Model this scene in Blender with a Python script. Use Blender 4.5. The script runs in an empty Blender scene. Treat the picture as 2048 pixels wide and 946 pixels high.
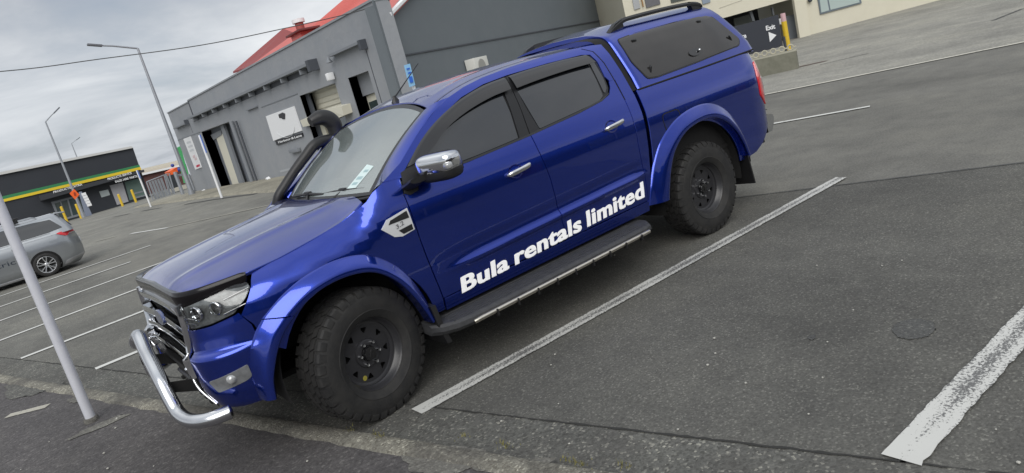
import bpy, bmesh, math, random
import numpy as np
from mathutils import Vector, Matrix
random.seed(7)
S = bpy.context.scene
COL = S.collection
R_ = math.radians

# ------------------------------------------------------------------ camera
FPX = 1388.38                       # focal length in pixels of the 2048 wide picture
CAM = np.array([1.38674, 4.54410, 1.72789])
ROT = np.array([[-0.75689755, 0.60286559, -0.2523077],
                [-0.33761985, -0.03014373, 0.94079976],
                [0.55957031, 0.79727312, 0.2263551]])
cd = bpy.data.cameras.new('camera'); cam = bpy.data.objects.new('camera', cd); COL.objects.link(cam)
cd.sensor_width = 36; cd.lens = FPX/2048*36; cd.clip_start = .05; cd.clip_end = 3000
m = Matrix.Identity(4)
for i in range(3):
    for j in range(3): m[i][j] = ROT[j][i]
    m[i][3] = CAM[i]
cam.matrix_world = m
S.camera = cam
S.render.resolution_x = 1024; S.render.resolution_y = 473

# ------------------------------------------------------------------ sky, sun, exposure
SUN_EL, SUN_AZ = 38, 52             # overcast: a weak wide sun from ahead of the truck
w = bpy.data.worlds.new('World'); S.world = w; w.use_nodes = True
nt = w.node_tree; nt.nodes.clear()
def N(nt, t, **k):
    n = nt.nodes.new(t)
    for a, b in k.items(): setattr(n, a, b)
    return n
def L(nt, a, b): nt.links.new(a, b)
def mth(nt, op, a, b=None, clamp=False):
    n = nt.nodes.new('ShaderNodeMath'); n.operation = op; n.use_clamp = clamp
    for i, v in enumerate((a, b)):
        if v is None: continue
        if isinstance(v, (int, float)): n.inputs[i].default_value = v
        else: nt.links.new(v, n.inputs[i])
    return n.outputs[0]
def ramp(nt, fac, stops, interp='LINEAR'):
    n = nt.nodes.new('ShaderNodeValToRGB'); n.color_ramp.interpolation = interp
    e = n.color_ramp.elements
    while len(e) > 1: e.remove(e[-1])
    e[0].position = stops[0][0]; e[0].color = tuple(stops[0][1])+(1,)
    for p, c in stops[1:]:
        k = e.new(p); k.color = tuple(c)+(1,)
    nt.links.new(fac, n.inputs[0]); return n.outputs[0]
def mix(nt, fac, a, b, mode='MIX'):
    n = nt.nodes.new('ShaderNodeMix'); n.data_type = 'RGBA'; n.blend_type = mode
    for sock, v in ((n.inputs[0], fac), (n.inputs[6], a), (n.inputs[7], b)):
        if isinstance(v, (int, float)): sock.default_value = v
        elif isinstance(v, tuple): sock.default_value = v if len(v) == 4 else v+(1,)
        else: nt.links.new(v, sock)
    return n.outputs[2]
tc = N(nt, 'ShaderNodeTexCoord'); sep = N(nt, 'ShaderNodeSeparateXYZ'); L(nt, tc.outputs['Generated'], sep.inputs[0])
zz = mth(nt, 'MAXIMUM', sep.outputs[2], 0.0)
den = mth(nt, 'ADD', zz, .14)
cmb = N(nt, 'ShaderNodeCombineXYZ'); L(nt, mth(nt, 'DIVIDE', sep.outputs[0], den), cmb.inputs[0]); L(nt, mth(nt, 'DIVIDE', sep.outputs[1], den), cmb.inputs[1])
n1 = N(nt, 'ShaderNodeTexNoise'); n1.inputs['Scale'].default_value = .75; n1.inputs['Detail'].default_value = 7; n1.inputs['Roughness'].default_value = .56; n1.inputs['Distortion'].default_value = .35
L(nt, cmb.outputs[0], n1.inputs['Vector'])
n2 = N(nt, 'ShaderNodeTexNoise'); n2.inputs['Scale'].default_value = .3; n2.inputs['Detail'].default_value = 3
mp = N(nt, 'ShaderNodeMapping'); mp.inputs['Location'].default_value = (3.1, 1.7, 0); L(nt, cmb.outputs[0], mp.inputs[0]); L(nt, mp.outputs[0], n2.inputs['Vector'])
f1 = mth(nt, 'ADD', mth(nt, 'MULTIPLY', n1.outputs[0], .62), mth(nt, 'MULTIPLY', n2.outputs[0], .38))
cl = ramp(nt, f1, [(.36, (2.6, 2.85, 3.25)), (.45, (3.4, 3.6, 3.9)), (.53, (4.6, 4.75, 4.95)), (.68, (6.3, 6.35, 6.4))])
# overcast sky: brighter towards the zenith
lum = ramp(nt, zz, [(0, (.98, 1.0, 1.03)), (.12, (1.12, 1.13, 1.14)), (.28, (.86, .86, .87)), (.5, (1.15, 1.15, 1.15)), (.75, (1.6, 1.6, 1.58)), (1, (1.8, 1.8, 1.77))])
clc = mix(nt, 1.0, cl, lum, 'MULTIPLY')
sky = N(nt, 'ShaderNodeTexSky'); sky.sky_type = 'NISHITA'; sky.sun_disc = False
sky.sun_elevation = R_(SUN_EL); sky.sun_rotation = R_(90-SUN_AZ); sky.air_density = 1.0; sky.dust_density = 1.5
thin = ramp(nt, f1, [(.36, (.8, .8, .8)), (.5, (.95, .95, .95)), (1, (1, 1, 1))])
skc = mix(nt, thin, sky.outputs[0], clc)
bg = N(nt, 'ShaderNodeBackground'); bg.inputs[1].default_value = .1; L(nt, skc, bg.inputs[0])
wo = N(nt, 'ShaderNodeOutputWorld'); L(nt, bg.outputs[0], wo.inputs[0])

ld = bpy.data.lights.new('sun', 'SUN'); ld.energy = 1.5; ld.angle = R_(50); ld.color = (1, .97, .93)
sun = bpy.data.objects.new('sun', ld); COL.objects.link(sun)
dv = Vector((math.cos(R_(SUN_EL))*math.cos(R_(SUN_AZ)), math.cos(R_(SUN_EL))*math.sin(R_(SUN_AZ)), math.sin(R_(SUN_EL))))
sun.rotation_euler = dv.to_track_quat('Z', 'Y').to_euler()
S.view_settings.view_transform = 'Standard'; S.view_settings.look = 'None'; S.view_settings.gamma = 1
S.view_settings.use_curve_mapping = False
S.view_settings.exposure = 0.45
S.render.engine = 'CYCLES'

# ------------------------------------------------------------------ helpers
def ray(u, v):
    return np.array([(u-1024)/FPX, -(v-473)/FPX, -1.]) @ ROT
def atx(u, v, x): r = ray(u, v); return CAM+r*((x-CAM[0])/r[0])
def aty(u, v, y): r = ray(u, v); return CAM+r*((y-CAM[1])/r[1])
def atz(u, v, z=0.): r = ray(u, v); return CAM+r*((z-CAM[2])/r[2])
def atp(u, v, p, n):
    r = ray(u, v); return CAM+r*(np.dot(np.array(p)-CAM, n)/np.dot(r, n))
def GZ(x, y):                       # the car park falls away gently beyond the near bays
    t = max(0., -y-20.); return -.024*t*t/(t+6)
def atg(u, v):
    P = atz(u, v)
    for _ in range(150): P = P*.7+atz(u, v, GZ(P[0], P[1]))*.3
    return P

def sm(t): t = min(1., max(0., t)); return t*t*(3-2*t)
class Tab:
    def __init__(s, pts, sig=.0):
        xs = np.array([p[0] for p in pts], float); ys = np.array([p[1] for p in pts], float)
        n = 1400; lo, hi = xs[0]-.3, xs[-1]+.3
        s.x = np.linspace(lo, hi, n)
        # linear extrapolation keeps the ends unbent
        y = np.interp(s.x, xs, ys)
        if sig > 0:
            dx = s.x[1]-s.x[0]; k = int(3*sig/dx)+1
            g = np.exp(-.5*(np.arange(-k, k+1)*dx/sig)**2); g /= g.sum()
            y = np.convolve(np.pad(y, k, mode='edge'), g, mode='valid')
        s.y = y
    def __call__(s, v): return float(np.interp(v, s.x, s.y))

def tag(o, label=None, cat=None, group=None, kind=None):
    if label: o['label'] = label
    if cat: o['category'] = cat
    if group: o['group'] = group
    if kind: o['kind'] = kind
    return o
def thing(name, label, cat, loc=(0, 0, 0), group=None):
    o = bpy.data.objects.new(name, None); COL.objects.link(o); o.location = loc; o.empty_display_size = .2
    return tag(o, label, cat, group)
def link(name, me, mat, parent=None):
    o = bpy.data.objects.new(name, me); COL.objects.link(o)
    if mat is not None and len(me.materials) == 0: me.materials.append(mat)
    if parent is not None:
        o.parent = parent
        p = parent; off = Vector((0, 0, 0))
        while p is not None: off += p.location; p = p.parent
        o.location = -off
    return o
def mesh(name, V, F, mat, parent=None, smooth=True, angle=None):
    me = bpy.data.meshes.new(name); me.from_pydata([tuple(map(float, v)) for v in V], [], F); me.update()
    bm = bmesh.new(); bm.from_mesh(me); bmesh.ops.recalc_face_normals(bm, faces=bm.faces); bm.to_mesh(me); bm.free()
    for p in me.polygons: p.use_smooth = smooth
    if smooth and angle is not None:
        me.set_sharp_from_angle(angle=R_(angle))
    return link(name, me, mat, parent)
def bmobj(name, bm, mat, parent=None, smooth=True, angle=40):
    bmesh.ops.recalc_face_normals(bm, faces=bm.faces)
    me = bpy.data.meshes.new(name); bm.to_mesh(me); bm.free()
    for p in me.polygons: p.use_smooth = smooth
    if smooth and angle is not None: me.set_sharp_from_angle(angle=R_(angle))
    return link(name, me, mat, parent)
def add_box(bm, c, s, rot=None, bev=0.):
    r = bmesh.ops.create_cube(bm, size=1)
    vs = r['verts']
    M = Matrix.Translation(Vector([float(q) for q in c])) @ (rot.to_4x4() if rot is not None else Matrix.Identity(4)) @ Matrix.Diagonal((s[0], s[1], s[2], 1))
    bmesh.ops.transform(bm, matrix=M, verts=vs)
    if bev > 0:
        es = list({e for v in vs for e in v.link_edges})
        bmesh.ops.bevel(bm, geom=es, offset=bev, segments=2, affect='EDGES', profile=.6)
def box(name, c, s, mat, parent=None, rot=None, bev=0.):
    bm = bmesh.new(); add_box(bm, c, s, rot, bev); return bmobj(name, bm, mat, parent)
def add_tube(bm, pts, r, seg=12, caps=True, sub=0):
    P = [np.array(p, float) for p in pts]
    if sub: P = spl3(P, sub)
    rs = r if isinstance(r, (list, tuple)) else None
    n = len(P)
    if rs is not None: rs = list(np.interp(np.linspace(0, len(rs)-1, n), range(len(rs)), rs))
    up = None; rings = []
    for i in range(n):
        t = P[min(i+1, n-1)]-P[max(i-1, 0)]; t = t/np.linalg.norm(t)
        if up is None:
            a = np.array([0, 0, 1.]) if abs(t[2]) < .9 else np.array([1., 0, 0])
            up = a-t*np.dot(a, t)
        up = up-t*np.dot(up, t); up /= np.linalg.norm(up)
        sd = np.cross(t, up); rr = rs[i] if rs is not None else r
        rings.append([bm.verts.new(tuple(P[i]+rr*(math.cos(k*2*math.pi/seg)*up+math.sin(k*2*math.pi/seg)*sd))) for k in range(seg)])
    for i in range(n-1):
        for k in range(seg):
            bm.faces.new((rings[i][k], rings[i][(k+1) % seg], rings[i+1][(k+1) % seg], rings[i+1][k]))
    if caps: bm.faces.new(rings[0][::-1]); bm.faces.new(rings[-1])
def tube(name, pts, r, mat, parent=None, seg=14, sub=0, angle=50):
    bm = bmesh.new(); add_tube(bm, pts, r, seg, True, sub); return bmobj(name, bm, mat, parent, True, angle)
def spl3(P, k):                    # Catmull-Rom through points
    P = [np.array(p, float) for p in P]; out = []
    for i in range(len(P)-1):
        a = P[max(i-1, 0)]; b = P[i]; c = P[i+1]; d = P[min(i+2, len(P)-1)]
        for j in range(k):
            t = j/k
            out.append(.5*((2*b)+(-a+c)*t+(2*a-5*b+4*c-d)*t*t+(-a+3*b-3*c+d)*t**3))
    out.append(P[-1]); return out
def rnd(poly, r, n=4):             # round polygon corners
    out = []; N_ = len(poly)
    for i in range(N_):
        p = np.array(poly[i][:2], float); a = np.array(poly[i-1][:2], float); b = np.array(poly[(i+1) % N_][:2], float)
        rr = poly[i][2] if len(poly[i]) > 2 else r
        la = np.linalg.norm(a-p); lb = np.linalg.norm(b-p); q = min(rr, la*.45, lb*.45)
        if q < 1e-4: out.append(tuple(p)); continue
        s = p+(a-p)/la*q; e = p+(b-p)/lb*q
        for k in range(n+1):
            t = k/n; out.append(tuple((1-t)**2*s+2*t*(1-t)*p+t*t*e))
    return out
def sheet(name, outline, fn, mat, parent=None, du=.06, dv=.06, thick=.012, out=None, off=0., cuts=None):
    """outline in (u,v) filled, cut into a grid, mapped by fn(u,v)->xyz, with a folded edge of depth thick.
    out: a point or callable telling which side is outside (vector that the normal should agree with)."""
    bm = bmesh.new()
    vs = [bm.verts.new((p[0], p[1], 0)) for p in outline]
    bm.faces.new(vs)
    us = [p[0] for p in outline]; v_s = [p[1] for p in outline]
    for lo, hi, d, no in ((min(us), max(us), du, (1, 0, 0)), (min(v_s), max(v_s), dv, (0, 1, 0))):
        n = max(1, int(math.ceil((hi-lo)/d)))
        for i in range(1, n):
            c = lo+(hi-lo)*i/n+1.3e-5
            bmesh.ops.bisect_plane(bm, geom=bm.verts[:]+bm.edges[:]+bm.faces[:], plane_co=(c*no[0], c*no[1], 0), plane_no=no, dist=1e-6)
    bmesh.ops.triangulate(bm, faces=[f for f in bm.faces if len(f.verts) > 4])
    bm.verts.ensure_lookup_table()
    e = 2e-3
    nor = []; pos = []
    for v in bm.verts:
        u, t = v.co.x, v.co.y
        P = np.array(fn(u, t)); A = np.array(fn(u+e, t))-np.array(fn(u-e, t)); B = np.array(fn(u, t+e))-np.array(fn(u, t-e))
        n = np.cross(A, B); l = np.linalg.norm(n); n = n/(l if l > 1e-12 else 1)
        pos.append(P); nor.append(n)
    ref = np.array(out if out is not None else (0, 0, 1.), float)
    tot = sum(np.dot(n, ref) for n in nor); sg = 1 if tot >= 0 else -1
    nor = [n*sg for n in nor]
    V = [p+n*off for p, n in zip(pos, nor)]; NN = list(nor); F = []
    bm.verts.index_update()
    for f in bm.faces:
        idx = [v.index for v in f.verts]
        if sg < 0: idx = idx[::-1]
        F.append(idx)
    # outline's own winding: f.normal.z tells whether cross(A,B) orientation matches
    if bm.faces and sum(f.normal.z for f in bm.faces) == 0: bm.normal_update()
    bm.normal_update()
    if sum(f.normal.z*f.calc_area() for f in bm.faces) < 0: F = [i[::-1] for i in F]
    if thick > 0:
        for ed in [x for x in bm.edges if len(x.link_faces) == 1]:
            a, b = ed.verts[0].index, ed.verts[1].index
            f = ed.link_faces[0]; c3 = np.mean([V[v.index] for v in f.verts], axis=0)
            dirn = V[b]-V[a]; o_ = np.cross(dirn, nor[a]); l = np.linalg.norm(o_)
            if l < 1e-9: continue
            o_ /= l
            if np.dot(o_, (V[a]+V[b])/2-c3) < 0: o_ = -o_
            k = len(V)
            V += [V[a], V[b], V[b]-nor[b]*thick, V[a]-nor[a]*thick]; NN += [o_*.8+nor[a]*.6, o_*.8+nor[b]*.6, o_, o_]
            q = [k, k+1, k+2, k+3]
            fn_ = np.cross(V[k+1]-V[k], V[k+2]-V[k+1])
            if np.dot(fn_, o_) < 0: q = q[::-1]
            F.append(q)
    bm.free()
    me = bpy.data.meshes.new(name); me.from_pydata([tuple(map(float, v)) for v in V], [], F); me.update()
    for p in me.polygons: p.use_smooth = True
    try: me.normals_split_custom_set_from_vertices([tuple(map(float, n/np.linalg.norm(n))) for n in NN])
    except Exception as ex: print('normals', ex)
    return link(name, me, mat, parent)
def loft(name, rings, mat, parent=None, closed=False, caps=False, angle=45, thick=0):
    V = []; F = []; m_ = len(rings[0])
    for r in rings: V += [np.array(p, float) for p in r]
    n = len(rings)
    for i in range(n-1):
        for k in range(m_ if closed else m_-1):
            a = i*m_+k; b = i*m_+(k+1) % m_; F.append((a, b, b+m_, a+m_))
    if caps and closed: F.append(tuple(range(m_))[::-1]); F.append(tuple((n-1)*m_+k for k in range(m_)))
    return mesh(name, V, F, mat, parent, True, angle)
def lathe(bm, prof, seg=48, centre=(0, 0, 0)):   # prof [(radius, y)] about the y axis
    rings = []
    for r, y in prof:
        rings.append([bm.verts.new((centre[0]+r*math.cos(2*math.pi*k/seg), centre[1]+y, centre[2]+r*math.sin(2*math.pi*k/seg))) for k in range(seg)])
    for i in range(len(prof)-1):
        for k in range(seg):
            bm.faces.new((rings[i][k], rings[i][(k+1) % seg], rings[i+1][(k+1) % seg], rings[i+1][k]))
    return rings
def prism(name, pts, vec, mat, parent=None, smooth=False):
    """closed solid: polygon pts (3-D) pushed along vec"""
    n = len(pts); vec = np.array(vec, float); P = [np.array(p, float) for p in pts]
    V = P+[p+vec for p in P]
    F = [tuple(range(n)), tuple(range(2*n-1, n-1, -1))]+[(i, (i+1) % n, (i+1) % n+n, i+n) for i in range(n)]
    return mesh(name, V, F, mat, parent, smooth)
def text_mesh(body, size=1., bold=0., space=1.):
    cu = bpy.data.curves.new('t', 'FONT'); cu.body = body; cu.size = size; cu.offset = bold; cu.space_character = space; cu.resolution_u = 4; cu.space_word = .62
    o = bpy.data.objects.new('t', cu); COL.objects.link(o)
    dg = bpy.context.evaluated_depsgraph_get(); me = bpy.data.meshes.new_from_object(o.evaluated_get(dg))
    V = [tuple(v.co) for v in me.vertices]; F = [tuple(p.vertices) for p in me.polygons]
    bpy.data.objects.remove(o); bpy.data.curves.remove(cu); bpy.data.meshes.remove(me)
    return V, F
def text_on(name, body, fn, mat, parent=None, bold=0., space=1., div=0):
    """text laid into the unit box (0..1, 0..1) and mapped by fn; cut finer when div > 0"""
    V, F = text_mesh(body, 1., bold, space)
    x0 = min(v[0] for v in V); x1 = max(v[0] for v in V); hmax = max(v[1] for v in V); y0 = 0.
    bm = bmesh.new(); bv = [bm.verts.new(((v[0]-x0)/(x1-x0), (v[1]-y0)/(hmax-y0), 0)) for v in V]
    for f in F:
        try: bm.faces.new([bv[i] for i in f])
        except ValueError: pass
    for i in range(1, div):
        bmesh.ops.bisect_plane(bm, geom=bm.verts[:]+bm.edges[:]+bm.faces[:], plane_co=(i/div, 0, 0), plane_no=(1, 0, 0))
    if div:
        for i in range(0, 6):
            bmesh.ops.bisect_plane(bm, geom=bm.verts[:]+bm.edges[:]+bm.faces[:], plane_co=(0, i/6, 0), plane_no=(0, 1, 0))
    for v in bm.verts: v.co = Vector([float(q) for q in fn(v.co.x, v.co.y)])
    me = bpy.data.meshes.new(name); bm.to_mesh(me); bm.free()
    return link(name, me, mat, parent)

# ------------------------------------------------------------------ materials
MATS = {}
def pmat(name, col, rough=.5, metal=0., coat=0., coatr=.03, spec=.5, bump=None, var=None, trans=0., emis=None, ior=None, alpha=None):
    """procedural Principled material. var=(scale, amount, colour2) mottles the colour; bump=(scale, strength)"""
    m_ = bpy.data.materials.new(name); m_.use_nodes = True; t = m_.node_tree; b = t.nodes['Principled BSDF']
    b.inputs['Roughness'].default_value = rough; b.inputs['Metallic'].default_value = metal
    b.inputs['Coat Weight'].default_value = coat; b.inputs['Coat Roughness'].default_value = coatr
    b.inputs['Specular IOR Level'].default_value = spec; b.inputs['Transmission Weight'].default_value = trans
    if ior: b.inputs['IOR'].default_value = ior
    if alpha is not None: b.inputs['Alpha'].default_value = alpha
    tcn = t.nodes.new('ShaderNodeTexCoord')
    c4 = tuple(col)+(1,)
    b.inputs['Base Color'].default_value = c4
    if var:
        n = t.nodes.new('ShaderNodeTexNoise'); n.inputs['Scale'].default_value = var[0]; n.inputs['Detail'].default_value = 6; n.inputs['Roughness'].default_value = .65
        t.links.new(tcn.outputs['Object'], n.inputs['Vector'])
        rr = ramp(t, n.outputs[0], [(.35, (0, 0, 0)), (.65, (1, 1, 1))])
        c2 = var[2] if len(var) > 2 else tuple(x*.7 for x in col)
        t.links.new(mix(t, mth(t, 'MULTIPLY', rr, var[1]), c4, tuple(c2)), b.inputs['Base Color'])
    if bump:
        n = t.nodes.new('ShaderNodeTexNoise'); n.inputs['Scale'].default_value = bump[0]; n.inputs['Detail'].default_value = 4
        t.links.new(tcn.outputs['Object'], n.inputs['Vector'])
        bn = t.nodes.new('ShaderNodeBump'); bn.inputs['Strength'].default_value = bump[1]; bn.inputs['Distance'].default_value = bump[2] if len(bump) > 2 else .01
        t.links.new(n.outputs[0], bn.inputs['Height']); t.links.new(bn.outputs[0], b.inputs['Normal'])
    if emis: b.inputs['Emission Color'].default_value = tuple(emis[:3])+(1,); b.inputs['Emission Strength'].default_value = emis[3]
    MATS[name] = m_; return m_
PAINT = pmat('blue_metallic_paint', (.006, .034, .35), .22, .88, 1., .01)
PAINT.node_tree.nodes['Principled BSDF'].inputs['Coat IOR'].default_value = 1.6
BLK = pmat('black_plastic', (.014, .014, .015), .45, bump=(300, .1, .002))
GLOSSBLK = pmat('gloss_black', (.01, .01, .011), .12, coat=.6)
FRAMEB = pmat('window_frame_black', (.012, .0125, .014), .35)
VISOR = pmat('smoked_acrylic', (.012, .012, .014), .14, coat=.3)
GUARD = pmat('bonnet_guard_acrylic', (.006, .005, .006), .18, coat=.12, spec=.3)
CHROME = pmat('chrome', (.72, .73, .75), .07, 1., bump=(9, .04, .01))
STEELT = pmat('brushed_stainless', (.62, .63, .65), .22, 1.)
SATIN = pmat('satin_silver', (.5, .5, .5), .3, 1.)
TINT = pmat('tinted_glass', (.010, .013, .018), .02, coat=1., coatr=.0, spec=.8, var=(1.2, .5, (.020, .021, .023)))
CANGLASS = pmat('canopy_dark_glass', (.016, .015, .0145), .04, coat=.35, spec=.5, var=(2.2, .7, (.032, .029, .027)))
RUBBER = pmat('tyre_rubber', (.012, .012, .0125), .72, bump=(60, .35, .004), var=(11, .8, (.028, .027, .025)))
RIMM = pmat('black_steel_rim', (.028, .028, .031), .32, .0, bump=(80, .1, .002))
DARK = pmat('underbody_black', (.008, .008, .008), .9)
REDL = pmat('red_lens', (.62, .010, .018), .12, coat=1.)
CLEARL = pmat('clear_lens', (.50, .51, .51), .15, .3, coat=1., var=(25, .6, (.15, .155, .16)))
WHITE = pmat('white_vinyl', (.96, .96, .96), .5)
SEATM = pmat('seat_cloth', (.05, .05, .055), .9)
ALU = pmat('aluminium_plate', (.4, .4, .41), .35, .9)
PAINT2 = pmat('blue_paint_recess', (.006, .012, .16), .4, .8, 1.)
CHROME2 = pmat('handle_chrome', (.74, .74, .74), .16, 1.)
_once = {}
def pmat_once(n):
    if n in _once: return _once[n]
    if n == 'step_rubber': m_ = pmat(n, (.030, .031, .034), .6, bump=(120, .3, .003), var=(18, .6, (.055, .056, .06)))
    elif n == 'step_trim': m_ = pmat(n, (.62, .58, .50), .28, 1.)
    elif n == 'grey_lettering': m_ = pmat(n, (.12, .12, .13), .4)
    elif n == 'fog_housing': m_ = pmat(n, (.16, .165, .17), .25, .2, coat=.7, var=(30, .6, (.26, .27, .28)))
    elif n == 'headlight_inside': m_ = pmat(n, (.10, .102, .104), .25, .3, var=(26, .9, (.27, .28, .28)))
    elif n == 'badge_blue': m_ = pmat(n, (.03, .05, .16), .15, coat=1.)
    elif n == 'skid_silver': m_ = pmat(n, (.10, .10, .105), .4, .6)
    elif n == 'plate_white': m_ = pmat(n, (.6, .6, .6), .4)
    elif n == 'yellow_sticker': m_ = pmat(n, (.30, .26, .04), .6)
    elif n == 'dash_grey': m_ = pmat(n, (.20, .215, .215), .7, bump=(90, .2, .003))
    elif n == 'label_card': m_ = pmat(n, (.60, .72, .71), .5)
    elif n == 'label_print': m_ = pmat(n, (.32, .46, .48), .5)
    elif n == 'frontage_door': m_ = pmat(n, (.12, .03, .03), .5)
    elif n == 'vent_silver': m_ = pmat(n, (.72, .73, .74), .3, .25, coat=.6)
    elif n == 'alloy': m_ = pmat(n, (.66, .67, .68), .25, .8)
    elif n == 'pale_silver': m_ = pmat(n, (.50, .51, .53), .3, .6, coat=1.)
    elif n == 'gate_mesh': m_ = pmat(n, (.27, .29, .31), .6, .3, var=(3, .7, (.16, .17, .19)))
    elif n == 'block_pale': m_ = pmat(n, (.42, .40, .31), .8)
    elif n == 'lamp_head': m_ = pmat(n, (.14, .15, .17), .5)
    elif n in ('headlight_glass', 'windscreen_glass'):
        m_ = bpy.data.materials.new(n); m_.use_nodes = True; t = m_.node_tree; t.nodes.clear()
        o_ = t.nodes.new('ShaderNodeOutputMaterial'); mx = t.nodes.new('ShaderNodeMixShader'); tr = t.nodes.new('ShaderNodeBsdfTransparent'); gl = t.nodes.new('ShaderNodeBsdfGlossy')
        gl.inputs['Roughness'].default_value = .0
        lw = t.nodes.new('ShaderNodeFresnel'); lw.inputs[0].default_value = 1.5
        if n == 'headlight_glass':
            tr.inputs[0].default_value = (.9, .92, .92, 1)
            t.links.new(mth(t, 'ADD', mth(t, 'MULTIPLY', lw.outputs[0], 1.1), .02, True), mx.inputs[0]); t.links.new(tr.outputs[0], mx.inputs[1]); t.links.new(gl.outputs[0], mx.inputs[2])
            t.links.new(mx.outputs[0], o_.inputs[0])
        else:   # laminated glass; the sky's pale reflection is put into a diffuse film
            tr.inputs[0].default_value = (.72, .80, .78, 1)
            df = t.nodes.new('ShaderNodeBsdfDiffuse'); df.inputs[0].default_value = (.58, .665, .645, 1)
            m2 = t.nodes.new('ShaderNodeMixShader')
            tcn = t.nodes.new('ShaderNodeTexCoord'); nz = t.nodes.new('ShaderNodeTexNoise'); nz.inputs['Scale'].default_value = 3.5; nz.inputs['Detail'].default_value = 5; t.links.new(tcn.outputs['Object'], nz.inputs['Vector'])
            t.links.new(mth(t, 'ADD', mth(t, 'MULTIPLY', nz.outputs[0], .20), .29), m2.inputs[0]); t.links.new(tr.outputs[0], m2.inputs[1]); t.links.new(df.outputs[0], m2.inputs[2])
            t.links.new(mth(t, 'ADD', mth(t, 'MULTIPLY', lw.outputs[0], 1.5), .12, True), mx.inputs[0]); t.links.new(m2.outputs[0], mx.inputs[1]); t.links.new(gl.outputs[0], mx.inputs[2])
            t.links.new(mx.outputs[0], o_.inputs[0])
    _once[n] = m_; return m_
# ------------------------------------------------------------------ ground materials
def ground_mat(name, base, dark, light, scale=130, speck=.5, patch=1.0, dirt=0., fade=None, warm=0., rough=.88, bumps=.35, cracks=0.):
    m_ = bpy.data.materials.new(name); m_.use_nodes = True; t = m_.node_tree; b = t.nodes['Principled BSDF']
    tcn = t.nodes.new('ShaderNodeTexCoord'); P = tcn.outputs['Object']
    def noise(s, d=4, r=.6, vec=P):
        n = t.nodes.new('ShaderNodeTexNoise'); n.inputs['Scale'].default_value = s; n.inputs['Detail'].default_value = d; n.inputs['Roughness'].default_value = r; t.links.new(vec, n.inputs['Vector']); return n.outputs[0]
    vo = t.nodes.new('ShaderNodeTexVoronoi'); vo.inputs['Scale'].default_value = scale; t.links.new(P, vo.inputs['Vector'])
    sepc = t.nodes.new('ShaderNodeSeparateColor'); t.links.new(vo.outputs['Color'], sepc.inputs[0])
    if fade:      # paler towards the far side: grazing sky brightening put into the colour
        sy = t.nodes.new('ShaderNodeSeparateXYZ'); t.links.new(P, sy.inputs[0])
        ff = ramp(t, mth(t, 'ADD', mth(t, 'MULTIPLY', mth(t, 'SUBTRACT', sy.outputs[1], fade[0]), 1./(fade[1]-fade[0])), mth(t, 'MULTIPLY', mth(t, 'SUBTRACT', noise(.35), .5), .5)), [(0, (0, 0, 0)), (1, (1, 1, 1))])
    stone = ramp(t, sepc.outputs[0], [(0, dark), (.5, base), (.86, base), (1, light)])
    fine = noise(scale*.55, 3, .7)
    col = mix(t, speck, base, stone)
    col = mix(t, 1., col, ramp(t, fine, [(.28, (.72, .72, .72)), (.72, (1.32, 1.32, 1.32))]), 'MULTIPLY')
    big = noise(.55, 5, .62); mid = noise(3.2, 5, .65)
    col = mix(t, patch, col, mix(t, 1., col, ramp(t, big, [(.3, (.78, .78, .79)), (.5, (1, 1, 1)), (.7, (1.18, 1.17, 1.14))]), 'MULTIPLY'))
    col = mix(t, 1., col, ramp(t, mid, [(.3, (.86, .86, .87)), (.7, (1.13, 1.13, 1.12))]), 'MULTIPLY')
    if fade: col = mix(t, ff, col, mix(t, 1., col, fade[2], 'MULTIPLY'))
    if dirt: col = mix(t, mth(t, 'MULTIPLY', ramp(t, noise(1.7, 6, .7), [(.40, (0, 0, 0)), (.58, (1, 1, 1))]), dirt), col, (.075, .071, .066))
    # streaks of traffic along x
    mpn = t.nodes.new('ShaderNodeMapping'); mpn.inputs['Scale'].default_value = (.35, .08, 1); mpn.inputs['Rotation'].default_value = (0, 0, .12); t.links.new(P, mpn.inputs[0])
    col = mix(t, 1., col, ramp(t, noise(2.2, 4, .6, mpn.outputs[0]), [(.35, (.90, .90, .90)), (.65, (1.08, 1.08, 1.08))]), 'MULTIPLY')
    if cracks:
        v2 = t.nodes.new('ShaderNodeTexVoronoi'); v2.feature = 'DISTANCE_TO_EDGE'; v2.inputs['Scale'].default_value = cracks
        wv = t.nodes.new('ShaderNodeVectorMath'); wv.operation = 'ADD'; nn = t.nodes.new('ShaderNodeTexNoise'); nn.inputs['Scale'].default_value = 3; t.links.new(P, nn.inputs['Vector']); t.links.new(P, wv.inputs[0]); t.links.new(nn.outputs['Color'], wv.inputs[1]); t.links.new(wv.outputs[0], v2.inputs['Vector'])
        col = mix(t, mth(t, 'MULTIPLY', ramp(t, v2.outputs[0], [(0, (1, 1, 1)), (.012, (0, 0, 0))]), .5), col, (.02, .02, .02))
    t.links.new(col, b.inputs['Base Color']); b.inputs['Roughness'].default_value = rough; b.inputs['Specular IOR Level'].default_value = .3
    bn = t.nodes.new('ShaderNodeBump'); bn.inputs['Strength'].default_value = bumps; bn.inputs['Distance'].default_value = .006
    t.links.new(mth(t, 'ADD', mth(t, 'MULTIPLY', vo.outputs['Distance'], -.8), fine), bn.inputs['Height']); t.links.new(bn.outputs[0], b.inputs['Normal'])
    return m_
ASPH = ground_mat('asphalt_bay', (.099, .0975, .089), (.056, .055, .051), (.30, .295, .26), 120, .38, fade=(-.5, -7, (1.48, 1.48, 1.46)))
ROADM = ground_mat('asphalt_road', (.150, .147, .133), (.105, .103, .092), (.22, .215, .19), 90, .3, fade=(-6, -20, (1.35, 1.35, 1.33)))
FOOTM = ground_mat('asphalt_footpath', (.082, .077, .077), (.045, .042, .042), (.20, .19, .18), 70, .45, 1., bumps=.5)
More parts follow.
